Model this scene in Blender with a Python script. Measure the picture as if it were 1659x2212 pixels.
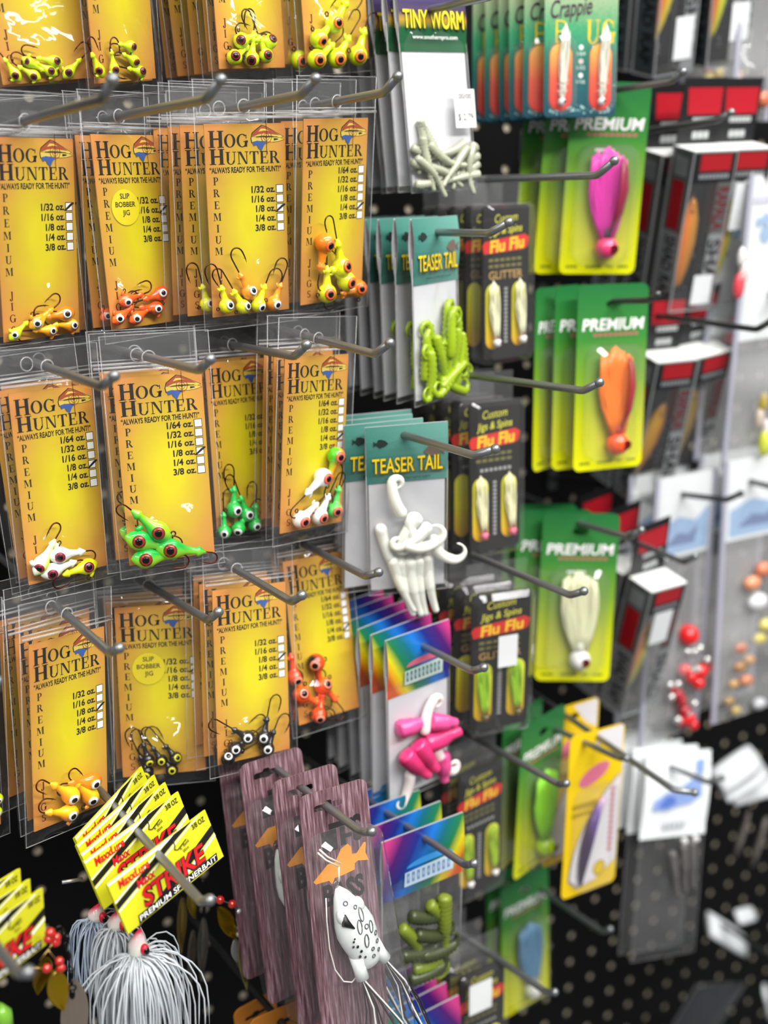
import bpy, bmesh, math, random
import numpy as np
from mathutils import Matrix, Vector, Euler
R = math.radians
for o in list(bpy.data.objects): bpy.data.objects.remove(o)
SC = bpy.context.scene; COL = SC.collection
# ------------------------------------------------------------ camera
FPX, CW, CH = 2400.0, 1659, 2212
CAMP = Vector((0, -.86, 1.40))
yaw, pit, rol = R(34.5), R(15.0), R(0.5)
fw = Vector((math.sin(yaw)*math.cos(pit), math.cos(yaw)*math.cos(pit), -math.sin(pit)))
rt = Vector((math.cos(yaw), -math.sin(yaw), 0)); up = rt.cross(fw)
rt, up = math.cos(rol)*rt + math.sin(rol)*up, -math.sin(rol)*rt + math.cos(rol)*up
cd = bpy.data.cameras.new('camera'); cam = bpy.data.objects.new('camera', cd); COL.objects.link(cam)
m = Matrix((rt, up, -fw)).transposed().to_4x4(); m.translation = CAMP; cam.matrix_world = m
cd.sensor_fit = 'HORIZONTAL'; cd.sensor_width = 36; cd.lens = FPX/CW*36; cd.clip_start = .01
cd.dof.use_dof = True; cd.dof.focus_distance = .692; cd.dof.aperture_fstop = cd.lens/1000/.0118
SC.camera = cam
# ------------------------------------------------------------ light, exposure
w = bpy.data.worlds.new('World'); SC.world = w; w.use_nodes = True
w.node_tree.nodes['Background'].inputs[0].default_value = (.93, .97, 1, 1)
w.node_tree.nodes['Background'].inputs[1].default_value = .17
def tube_lamp(name, x, y, z, sx, sy, power, rx):
    l = bpy.data.lights.new(name, 'AREA'); l.shape = 'RECTANGLE'; l.size = sx; l.size_y = sy; l.energy = power; l.color = (1, .985, .96)
    o = bpy.data.objects.new(name, l); COL.objects.link(o); o.location = (x, y, z); o.rotation_euler = (R(rx), 0, 0)
tube_lamp('ceiling_lamp', .3, -1.05, 3.0, 2.6, .16, 34, 19)
tube_lamp('ceiling_lamp', .6, -2.3, 2.9, 2.6, .16, 58, 48)
tube_lamp('ceiling_lamp', -1.9, -.85, 2.6, .16, 2.2, 30, 12)
tube_lamp('ceiling_lamp', 1.9, -.75, 3.0, 1.6, .16, 14, 14)
vs = SC.view_settings; vs.view_transform = 'Standard'; vs.look = 'None'; vs.exposure = .5; vs.gamma = 1; vs.use_curve_mapping = False
cy = SC.cycles; cy.transparent_max_bounces = 32; cy.max_bounces = 6; cy.diffuse_bounces = 2; cy.glossy_bounces = 3; cy.transmission_bounces = 4
cy.caustics_reflective = False; cy.caustics_refractive = False; cy.sample_clamp_indirect = 3
# ------------------------------------------------------------ helpers
def ray(px, py): return (rt*((px-CW/2)/FPX) - up*((py-CH/2)/FPX) + fw)
def at(px, py, Y):
    """point on the plane Y metres in front of the board that shows at this pixel"""
    d = ray(px, py); return CAMP + d*((-Y-CAMP.y)/d.y)
def lin(h):
    h = h.lstrip('#'); c = [int(h[i:i+2], 16)/255 for i in (0, 2, 4)]
    return tuple((v/12.92 if v <= .04045 else ((v+.055)/1.055)**2.4) for v in c)+(1,)
MATS = {}
def mat(hexc, rough=.5, metal=0., spec=.5, coat=0., trans=0., alpha=1., name=None):
    k = (hexc, rough, metal, spec, coat, trans, alpha)
    if k in MATS: return MATS[k]
    m = bpy.data.materials.new(name or 'm_'+hexc); m.use_nodes = True
    b = m.node_tree.nodes['Principled BSDF']
    b.inputs['Base Color'].default_value = lin(hexc); b.inputs['Roughness'].default_value = rough; b.inputs['Metallic'].default_value = metal
    b.inputs['Specular IOR Level'].default_value = spec; b.inputs['Coat Weight'].default_value = coat; b.inputs['Alpha'].default_value = alpha
    b.inputs['Transmission Weight'].default_value = trans
    MATS[k] = m; return m
def N(nt, t, **kw):
    n = nt.nodes.new(t)
    for k, v in kw.items(): setattr(n, k, v)
    return n
def ramp(nt, stops, fac, interp='LINEAR'):
    r = N(nt, 'ShaderNodeValToRGB'); r.color_ramp.interpolation = interp
    e = r.color_ramp.elements
    while len(e) < len(stops): e.new(.5)
    for el, (p, c) in zip(e, stops): el.position = p; el.color = lin(c)
    nt.links.new(fac, r.inputs[0]); return r.outputs[0]
def axis_value(nt, a, b, c, src='Object'):
    tc = N(nt, 'ShaderNodeTexCoord'); s = N(nt, 'ShaderNodeSeparateXYZ'); nt.links.new(tc.outputs[src], s.inputs[0])
    m1 = N(nt, 'ShaderNodeMath', operation='MULTIPLY_ADD'); m1.inputs[1].default_value = a; m1.inputs[2].default_value = c
    nt.links.new(s.outputs[0], m1.inputs[0])
    m2 = N(nt, 'ShaderNodeMath', operation='MULTIPLY_ADD'); m2.inputs[1].default_value = b
    nt.links.new(s.outputs[2], m2.inputs[0]); nt.links.new(m1.outputs[0], m2.inputs[2]); return m2.outputs[0]
def grad(name, a, b, c, stops, rough=.4, src='Object', coat=0., noise=0.):
    m = bpy.data.materials.new(name); m.use_nodes = True; nt = m.node_tree; bs = nt.nodes['Principled BSDF']
    f = axis_value(nt, a, b, c, src)
    if noise:
        nz = N(nt, 'ShaderNodeTexNoise'); nz.inputs['Scale'].default_value = 60
        ma = N(nt, 'ShaderNodeMath', operation='MULTIPLY_ADD'); ma.inputs[1].default_value = noise; nt.links.new(nz.outputs[0], ma.inputs[0]); nt.links.new(f, ma.inputs[2]); f = ma.outputs[0]
    nt.links.new(ramp(nt, stops, f), bs.inputs['Base Color']); bs.inputs['Roughness'].default_value = rough; bs.inputs['Coat Weight'].default_value = coat
    return m
def card_print():
    m = bpy.data.materials.new('orange_yellow_card_print'); m.use_nodes = True; nt = m.node_tree; bs = nt.nodes['Principled BSDF']
    tc = N(nt, 'ShaderNodeTexCoord'); mp = N(nt, 'ShaderNodeMapping'); nt.links.new(tc.outputs['Object'], mp.inputs[0])
    mp.inputs['Scale'].default_value = (1/.036, 0, 1/.072); mp.inputs['Location'].default_value = (-.002/.036, 0, .059/.072)
    g = N(nt, 'ShaderNodeTexGradient', gradient_type='SPHERICAL'); nt.links.new(mp.outputs[0], g.inputs[0])
    nz = N(nt, 'ShaderNodeTexNoise'); nz.inputs['Scale'].default_value = 70; nt.links.new(tc.outputs['Object'], nz.inputs[0])
    ma = N(nt, 'ShaderNodeMath', operation='MULTIPLY_ADD'); ma.inputs[1].default_value = .16; nt.links.new(nz.outputs[0], ma.inputs[0]); nt.links.new(g.outputs[0], ma.inputs[2])
    nt.links.new(ramp(nt, [(.06, 'cc8642'), (.3, 'cd9838'), (.55, 'd0ae28'), (.9, 'dccc14')], ma.outputs[0]), bs.inputs['Base Color'])
    bs.inputs['Roughness'].default_value = .45; return m
def film(name, white=.05, gloss=1., rough=.08, bump=.5, scale=40, tint='ffffff'):
    m = bpy.data.materials.new(name); m.use_nodes = True; nt = m.node_tree; nt.nodes.remove(nt.nodes['Principled BSDF']); out = nt.nodes['Material Output']
    tr = N(nt, 'ShaderNodeBsdfTransparent'); tr.inputs[0].default_value = lin(tint); gl = N(nt, 'ShaderNodeBsdfGlossy'); gl.inputs['Roughness'].default_value = rough
    df = N(nt, 'ShaderNodeBsdfDiffuse'); df.inputs[0].default_value = (.8, .8, .8, 1)
    bp = N(nt, 'ShaderNodeBump'); bp.inputs['Strength'].default_value = bump; bp.inputs['Distance'].default_value = .002
    tc = N(nt, 'ShaderNodeTexCoord'); nz = N(nt, 'ShaderNodeTexNoise'); nz.inputs['Scale'].default_value = scale; nz.inputs['Distortion'].default_value = 1.2
    nt.links.new(tc.outputs['Object'], nz.inputs[0]); nt.links.new(nz.outputs[0], bp.inputs['Height'])
    lw = N(nt, 'ShaderNodeLayerWeight'); lw.inputs[0].default_value = .5; nt.links.new(bp.outputs[0], lw.inputs['Normal']); nt.links.new(bp.outputs[0], gl.inputs['Normal'])
    pw = N(nt, 'ShaderNodeMath', operation='POWER'); pw.inputs[1].default_value = 4.5; nt.links.new(lw.outputs['Facing'], pw.inputs[0])
    fr = N(nt, 'ShaderNodeMath', operation='MULTIPLY_ADD'); fr.inputs[1].default_value = .9; fr.inputs[2].default_value = .03; nt.links.new(pw.outputs[0], fr.inputs[0])
    mm = N(nt, 'ShaderNodeMath', operation='MULTIPLY'); mm.inputs[1].default_value = gloss; mm.use_clamp = True; nt.links.new(fr.outputs[0], mm.inputs[0])
    a = N(nt, 'ShaderNodeMixShader'); a.inputs[0].default_value = white; nt.links.new(tr.outputs[0], a.inputs[1]); nt.links.new(df.outputs[0], a.inputs[2])
    b = N(nt, 'ShaderNodeMixShader'); nt.links.new(mm.outputs[0], b.inputs[0]); nt.links.new(a.outputs[0], b.inputs[1]); nt.links.new(gl.outputs[0], b.inputs[2])
    nt.links.new(b.outputs[0], out.inputs[0]); return m
def woody(name, c0, c1, c2):
    m = bpy.data.materials.new(name); m.use_nodes = True; nt = m.node_tree; bs = nt.nodes['Principled BSDF']
    tc = N(nt, 'ShaderNodeTexCoord'); mp = N(nt, 'ShaderNodeMapping'); mp.inputs['Scale'].default_value = (900, 900, 60); nt.links.new(tc.outputs['Object'], mp.inputs[0])
    nz = N(nt, 'ShaderNodeTexNoise'); nz.inputs['Scale'].default_value = 1; nz.inputs['Detail'].default_value = 6; nt.links.new(mp.outputs[0], nz.inputs[0])
    nt.links.new(ramp(nt, [(.3, c0), (.52, c1), (.7, c2)], nz.outputs[0]), bs.inputs['Base Color']); bs.inputs['Roughness'].default_value = .35; return m
# text and shapes go into meshes
GL = {}
_fc = None
def glyphs(s, off=0.):
    k = (s, off)
    if k in GL: return GL[k]
    c = bpy.data.curves.new('type', 'FONT'); c.body = s; c.offset = off; c.resolution_u = 3
    o = bpy.data.objects.new('type', c); COL.objects.link(o); bpy.context.view_layer.update()
    me = o.evaluated_get(bpy.context.evaluated_depsgraph_get()).to_mesh()
    v = np.array([x.co[:2] for x in me.vertices]).reshape(-1, 2); f = [tuple(p.vertices) for p in me.polygons]
    bpy.data.objects.remove(o); bpy.data.curves.remove(c)
    GL[k] = (v, f); return GL[k]
def capheight():
    v, f = glyphs('H'); return v[:, 1].max()
CAP = capheight()
def arc(cx, cy, rx, ry, a0, a1, n=14): return [(cx+rx*math.cos(R(a0+(a1-a0)*i/n)), cy+ry*math.sin(R(a0+(a1-a0)*i/n))) for i in range(n+1)]
def band(cx, cy, ro, ri, a0, a1, n=18):
    o = arc(cx, cy, ro[0], ro[1], a0, a1, n); i = arc(cx, cy, ri[0], ri[1], a0, a1, n)
    return [[o[k], o[k+1], i[k+1], i[k]] for k in range(n)]
def rc(x0, y0, x1, y1): return [(x0, y0), (x1, y0), (x1, y1), (x0, y1)]
def stem(x, wd, top=1, bot=0, sf=.09): # thick stem with serifs
    return [rc(x, bot, x+wd, top), rc(x-sf, bot, x+wd+sf, bot+.05), rc(x-sf, top-.05, x+wd+sf, top)]
SERIF = {
 'H': (.98, stem(.1, .22)+stem(.66, .22)+[rc(.3, .47, .68, .56)]),
 'O': (.92, band(.46, .5, (.46, .52), (.25, .46), 0, 360, 30)),
 'G': (.96, band(.48, .5, (.46, .52), (.26, .46), 45, 360, 26)+[rc(.68, .02, .88, .42), rc(.58, .4, .96, .46), rc(.78, .66, .84, .96)]),
 'U': (.96, [rc(.1, .3, .3, 1), rc(.0, .95, .4, 1), rc(.74, .3, .81, 1), rc(.62, .95, .94, 1)]+band(.455, .3, (.355, .32), (.2, .26), 180, 360, 16)+band(.455, .3, (.355, .32), (.285, .26), 270, 360, 8)),
 'N': (1.0, [rc(.1, 0, .17, 1), rc(0, 0, .28, .05), rc(0, .95, .3, 1), rc(.8, 0, .87, 1), rc(.68, .95, .98, 1), [(.1, 1), (.33, 1), (.87, 0), (.72, 0)]]),
 'T': (.84, [rc(.32, 0, .52, 1), rc(.22, 0, .62, .05), rc(.02, .94, .82, 1), [(.02, 1), (.02, .74), (.07, .74), (.13, .94)], [(.82, 1), (.82, .74), (.77, .74), (.71, .94)]]),
 'E': (.8, stem(.1, .2)+[rc(.3, .94, .72, 1), rc(.3, 0, .74, .06), rc(.3, .48, .55, .54), rc(.68, .75, .73, 1), rc(.7, 0, .76, .27), rc(.52, .4, .56, .62)]),
 'R': (.94, stem(.1, .2)+band(.4, .74, (.32, .26), (.14, .2), -90, 90, 12)+[rc(.3, .94, .4, 1), rc(.3, .48, .42, .54), [(.4, .5), (.58, .5), (.92, .05), (.95, 0), (.7, 0)]]),
 'P': (.8, stem(.1, .2)+band(.4, .72, (.34, .28), (.16, .22), -90, 90, 12)+[rc(.3, .94, .4, 1), rc(.3, .44, .42, .5)]),
 'M': (1.16, [rc(.1, 0, .16, 1), rc(0, 0, .27, .05), rc(.84, 0, 1.04, 1), rc(.76, 0, 1.13, .05), rc(.84, .95, 1.13, 1), rc(0, .95, .3, 1), [(.1, 1), (.32, 1), (.6, .2), (.52, .0)], [(.52, 0), (.58, .15), (.9, 1), (.84, 1)]]),
 'I': (.42, stem(.1, .2)),
 'J': (.5, [rc(.22, 0, .42, 1), rc(.1, .95, .5, 1)]+band(.18, 0, (.24, .24), (.04, .18), 180, 360, 10)+[arc(.04, .0, .09, .09, 0, 360, 10)]),
 'S': (.66, band(.33, .74, (.3, .27), (.14, .2), 40, 270, 14)+band(.33, .27, (.31, .28), (.14, .2), -140, 90, 14)+[rc(.52, .72, .57, .98), rc(.06, .02, .11, .3)]),
}
class MB:
    def __init__(s): s.v, s.f, s.m, s.sm = [], [], [], []
    def add(s, v, f, mi=0, smooth=False, M=None):
        b = len(s.v)
        s.v += [tuple(M @ Vector(p)) if M is not None else tuple(p) for p in v]
        for q in f: s.f.append(tuple(b+i for i in q)); s.m.append(mi); s.sm.append(smooth)
        return s
    def flat(s, p2, y, mi=0): return s.add([(p[0], y, p[1]) for p in p2], [tuple(range(len(p2)))], mi)
    def box(s, x0, x1, y0, y1, z0, z1, mi=0, M=None):
        v = [(x, y, z) for x in (x0, x1) for y in (y0, y1) for z in (z0, z1)]
        return s.add(v, [(0, 1, 3, 2), (4, 6, 7, 5), (0, 4, 5, 1), (2, 3, 7, 6), (0, 2, 6, 4), (1, 5, 7, 3)], mi, M=M)
    def tube(s, pts, r, n=8, mi=0, M=None, flat=1.):
        P = [Vector(p) for p in pts]; k = len(P); rr = r if isinstance(r, (list, tuple)) else [r]*k
        v = []; f = []; a = None
        for i, p in enumerate(P):
            t = (P[min(i+1, k-1)]-P[max(i-1, 0)]); t = t.normalized() if t.length > 1e-9 else Vector((1, 0, 0))
            if a is None: a = t.orthogonal().normalized()
            a = (a - t*a.dot(t)); a = a.normalized() if a.length > 1e-6 else t.orthogonal().normalized()
            b = t.cross(a)
            for j in range(n):
                an = 2*math.pi*j/n; v.append(p+(a*math.cos(an)+b*math.sin(an)*flat)*rr[i])
        for i in range(k-1):
            for j in range(n): f.append((i*n+j, i*n+(j+1) % n, (i+1)*n+(j+1) % n, (i+1)*n+j))
        f.append(tuple(range(n-1, -1, -1))); f.append(tuple((k-1)*n+j for j in range(n)))
        return s.add(v, f, mi, True, M)
    def lathe(s, prof, n=16, mi=0, M=None, sy=1.):   # (x, r) along x
        v = []; f = []; k = len(prof)
        for x, r in prof:
            for j in range(n): an = 2*math.pi*j/n; v.append((x, r*math.cos(an)*sy, r*math.sin(an)))
        for i in range(k-1):
            for j in range(n): f.append((i*n+j, i*n+(j+1) % n, (i+1)*n+(j+1) % n, (i+1)*n+j))
        f.append(tuple(range(n-1, -1, -1))); f.append(tuple((k-1)*n+j for j in range(n)))
        return s.add(v, f, mi, True, M)
    def ball(s, c, r, n=12, mi=0, sc=(1, 1, 1), M=None):
        T = Matrix.Translation(c) @ Matrix.Diagonal((*[q*r for q in sc], 1))
        pr = [(-math.cos(math.pi*i/n), max(1e-3, math.sin(math.pi*i/n))) for i in range(n+1)]
        return s.lathe(pr, n+4, mi, (M @ T) if M is not None else T)
    def torus(s, c, r, r2, n=14, m=6, mi=0, M=None):  # ring in the xz plane
        pts = [Vector(c)+Vector((r*math.cos(2*math.pi*i/n), 0, r*math.sin(2*math.pi*i/n))) for i in range(n+1)]
        return s.tube(pts, r2, m, mi, M)
    def ring(s, cx, cz, r0, r1, y, mi=0, n=20, ex=1.):
        for q in band(cx, cz, (r1*ex, r1), (r0*ex, r0), 0, 360, n): s.flat(q, y, mi)
        return s
    def disc(s, cx, cz, r, y, mi=0, n=20, ex=1.): return s.flat(arc(cx, cz, r*ex, r, 0, 360, n)[:-1], y, mi)
    def text(s, t, x, z, h, y, mi=0, al='l', wd=None, off=0., rot=0., shear=0.):
        v, f = glyphs(t, off)
        if len(v) == 0: return s
        k = h/CAP; x0, x1 = v[:, 0].min(), v[:, 0].max(); sx = k if wd is None else wd/(x1-x0)
        L = (x1-x0)*sx; ox = {'l': 0, 'c': -L/2, 'r': -L}[al]; c, sn = math.cos(R(rot)), math.sin(R(rot)); out = []
        for p in v:
            a = (p[0]-x0)*sx+ox+shear*p[1]*k; b = p[1]*k; out.append((x+a*c-b*sn, y, z+a*sn+b*c))
        return s.add(out, f, mi)
    def serif(s, t, x, z, h, y, mi=0, al='l', wd=None, gap=.08, slope=0.):
        L = sum(SERIF[c][0] for c in t)+gap*(len(t)-1); sx = h if wd is None else wd/L; px = x-{'l': 0, 'c': L*sx/2, 'r': L*sx}[al]
        for c in t:
            for q in SERIF[c][1]: s.flat([(px+a*sx, z+b*h+slope*(px+a*sx-x)) for a, b in q], y, mi)
            px += (SERIF[c][0]+gap)*sx
        return s
    def plate(s, out, y0, y1, hole=None, mi=0, side=None):
        bm = bmesh.new(); loops = [out]+([hole] if hole else []); ed = []
        for lp in loops:
            vs_ = [bm.verts.new((p[0], y0, p[1])) for p in lp]
            ed += [bm.edges.new((vs_[i], vs_[(i+1) % len(vs_)])) for i in range(len(vs_))]
        bmesh.ops.triangle_fill(bm, use_beauty=True, edges=ed); bm.verts.index_update()
        v = [tuple(q.co) for q in bm.verts]; f = [tuple(q.index for q in p.verts) for p in bm.faces]; bm.free()
        s.add(v, f, mi); s.add([(a, y1, c) for a, b, c in v], f, mi)
        for lp in loops:
            n = len(lp); s.add([(p[0], y0, p[1]) for p in lp]+[(p[0], y1, p[1]) for p in lp], [(i, (i+1) % n, n+(i+1) % n, n+i) for i in range(n)], mi if side is None else side)
        return s
    def mesh(s, name, mats):
        me = bpy.data.meshes.new(name); me.from_pydata(s.v, [], s.f)
        for q in mats: me.materials.append(q)
        me.polygons.foreach_set('material_index', s.m); me.polygons.foreach_set('use_smooth', s.sm); me.update(); return me
    def obj(s, name, mats, parent=None, M=None):
        o = bpy.data.objects.new(name, s.mesh(name, mats if isinstance(mats, list) else [mats])); COL.objects.link(o)
        if parent is not None: o.parent = parent
        if M is not None: o.matrix_local = M
        return o
def rrect(w, z0, z1, r, n=5):
    x = w/2; p = []
    for cx, cz, a in ((x-r, z0-r, 0), (-x+r, z0-r, 90), (-x+r, z1+r, 180), (x-r, z1+r, 270)): p += arc(cx, cz, r, r, a, a+90, n)
    return p
def tag(o, label, cat, group=None, kind=None):
    o['label'] = label; o['category'] = cat
    if group: o['group'] = group
    if kind: o['kind'] = kind
    return o
def thing(name, label, cat, M=None, group=None):
    o = bpy.data.objects.new(name, None); o.empty_display_size = .01; COL.objects.link(o)
    if M is not None: o.matrix_world = M
    return tag(o, label, cat, group)
def copy_tree(o, M, label, parent=None):
    c = o.copy(); COL.objects.link(c)
    if parent is None: c.matrix_world = M; c['label'] = label
    else: c.parent = parent; c.matrix_parent_inverse = o.matrix_parent_inverse.copy()
    for ch in list(o.children): copy_tree(ch, None, None, c)
    return c
POSE={
 'R1c1':((0.2191,-0.1657,1.5911),(0.0822,-0.1474,0.0687)),
 'R1c2':((0.2732,-0.1736,1.5944),(0.0882,-0.1546,0.4519)),
 'R1c3':((0.3577,-0.1745,1.6082),(0.0482,-0.1081,0.2062)),
 'R1c4':((0.4187,-0.1783,1.617),(0.0711,-0.1393,0.1255)),
 'R2c1':((0.2159,-0.1817,1.4414),(0.0852,-0.0357,0.3327)),
 'R2c2':((0.2772,-0.172,1.4462),(-0.0337,-0.0435,0.3117)),
 'R2c3':((0.3371,-0.2143,1.4533),(0.082,-0.059,0.0004)),
 'R2c4':((0.3983,-0.2229,1.459),(0.1258,-0.0736,0.1874)),
 'R3c1':((0.2111,-0.197,1.2968),(-0.0476,-0.0047,0.2202)),
 'R3c2':((0.2697,-0.2216,1.304),(-0.0496,-0.0227,-0.0973)),
 'R3c3':((0.3433,-0.1842,1.3039),(-0.0893,0.0183,0.2189)),
 'R3c4':((0.3772,-0.2323,1.3101),(0.0203,0.0398,0.1925)),
 'R4c1':((0.2007,-0.2283,1.1505),(-0.0516,0.0902,0.3325)),
 'R4c2':((0.2767,-0.1854,1.142),(-0.184,-0.0035,-0.3991)),
 'R4c3':((0.325,-0.2289,1.1593),(-0.1511,0.0796,0.0397)),
 'R4c4':((0.3898,-0.2042,1.1628),(-0.2083,0.0504,0.1339)),
 'tiny':((0.5006,-0.1881,1.5103),(-0.0751,-0.0733,0.0529)),
 'teaserG':((0.4826,-0.2165,1.3984),(-0.0107,-0.0492,0.3332)),
 'teaserW':((0.4324,-0.2568,1.2628),(0.1792,-0.056,-0.4321)),
 'pink':((0.4469,-0.254,1.1108),(0.0355,-0.0575,0.0563)),
 'rainbow':((0.4187,-0.3027,0.9848),(0.038,-0.0358,-0.034)),
 'rainlow':((0.4276,-0.2952,0.822),(0.0322,-0.0769,-0.0436)),
 'bug':((0.6322,-0.1941,1.6039),(0.0129,-0.0416,-0.3402)),
 'F1':((0.5663,-0.1944,1.4075),(0.0046,-0.0509,0.0704)),
 'F2':((0.5407,-0.2194,1.2639),(-0.0554,0.0012,-0.0165)),
 'F3':((0.5258,-0.2532,1.124),(0.0543,-0.0379,-0.2537)),
 'F4':((0.5306,-0.2294,0.9665),(0.0011,-0.0244,0.0614)),
 'F5':((0.519,-0.2539,0.7975),(-0.0846,0.0475,0.0187)),
 'P1':((0.6764,-0.1894,1.5028),(0.0847,-0.0007,-0.4353)),
 'P2':((0.6589,-0.2211,1.3482),(-0.0219,-0.0147,-0.2149)),
 'P3':((0.6541,-0.2048,1.1567),(-0.0617,0.0199,-0.554)),
 'P4':((0.6143,-0.2128,0.9837),(0.0266,-0.0187,0.2358)),
 'P5':((0.6721,-0.1354,0.7636),(-0.0454,-0.0238,0.0523)),
 'Y':((0.65,-0.243,0.9726),(-0.057,0.0602,0.0048)),
 'B':((0.8084,-0.2017,0.8897),(-0.1864,0.1666,-0.137)),
 'S1a':((0.7951,-0.1496,1.6581),(0.2547,-0.1895,-0.1104)),
 'S1b':((0.8616,-0.1503,1.671),(0.2107,-0.1338,-0.2494)),
 'S2':((0.7979,-0.1966,1.4541),(0.2206,-0.0585,-0.2101)),
 'S3a':((0.7888,-0.1802,1.2733),(0.2336,-0.0368,-0.191)),
 'S3b':((0.8436,-0.1777,1.2763),(0.2655,-0.1122,-0.0186)),
 'S4':((0.7651,-0.2105,1.0705),(0.2229,-0.0298,-0.0252)),
 'frog':((0.3368,-0.315,1.0465),(-0.2364,0.0464,0.0312)),
 'strike':((0.2149,-0.3211,1.0493),(-0.3035,-0.1619,0.3153)),
 'strikeL':((0.1156,-0.3493,1.0554),(-0.0862,0.1269,0.61)),
 'C9b':((0.968,-0.062,1.6331),(0.809,0.0536,-0.8206)),
 'C9c':((0.9012,-0.1938,1.4378),(0.0407,-0.0372,0.0017)),
 'C9e':((0.8194,-0.1755,1.1644),(-0.0134,0.0046,0.0436)),
 'C9f':((0.913,-0.1871,1.1733),(-0.0461,0.0018,-0.0279)),
 'C9h':((0.9679,-0.1907,0.5236),(-0.2172,0.5354,-0.3464)),
}
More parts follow.
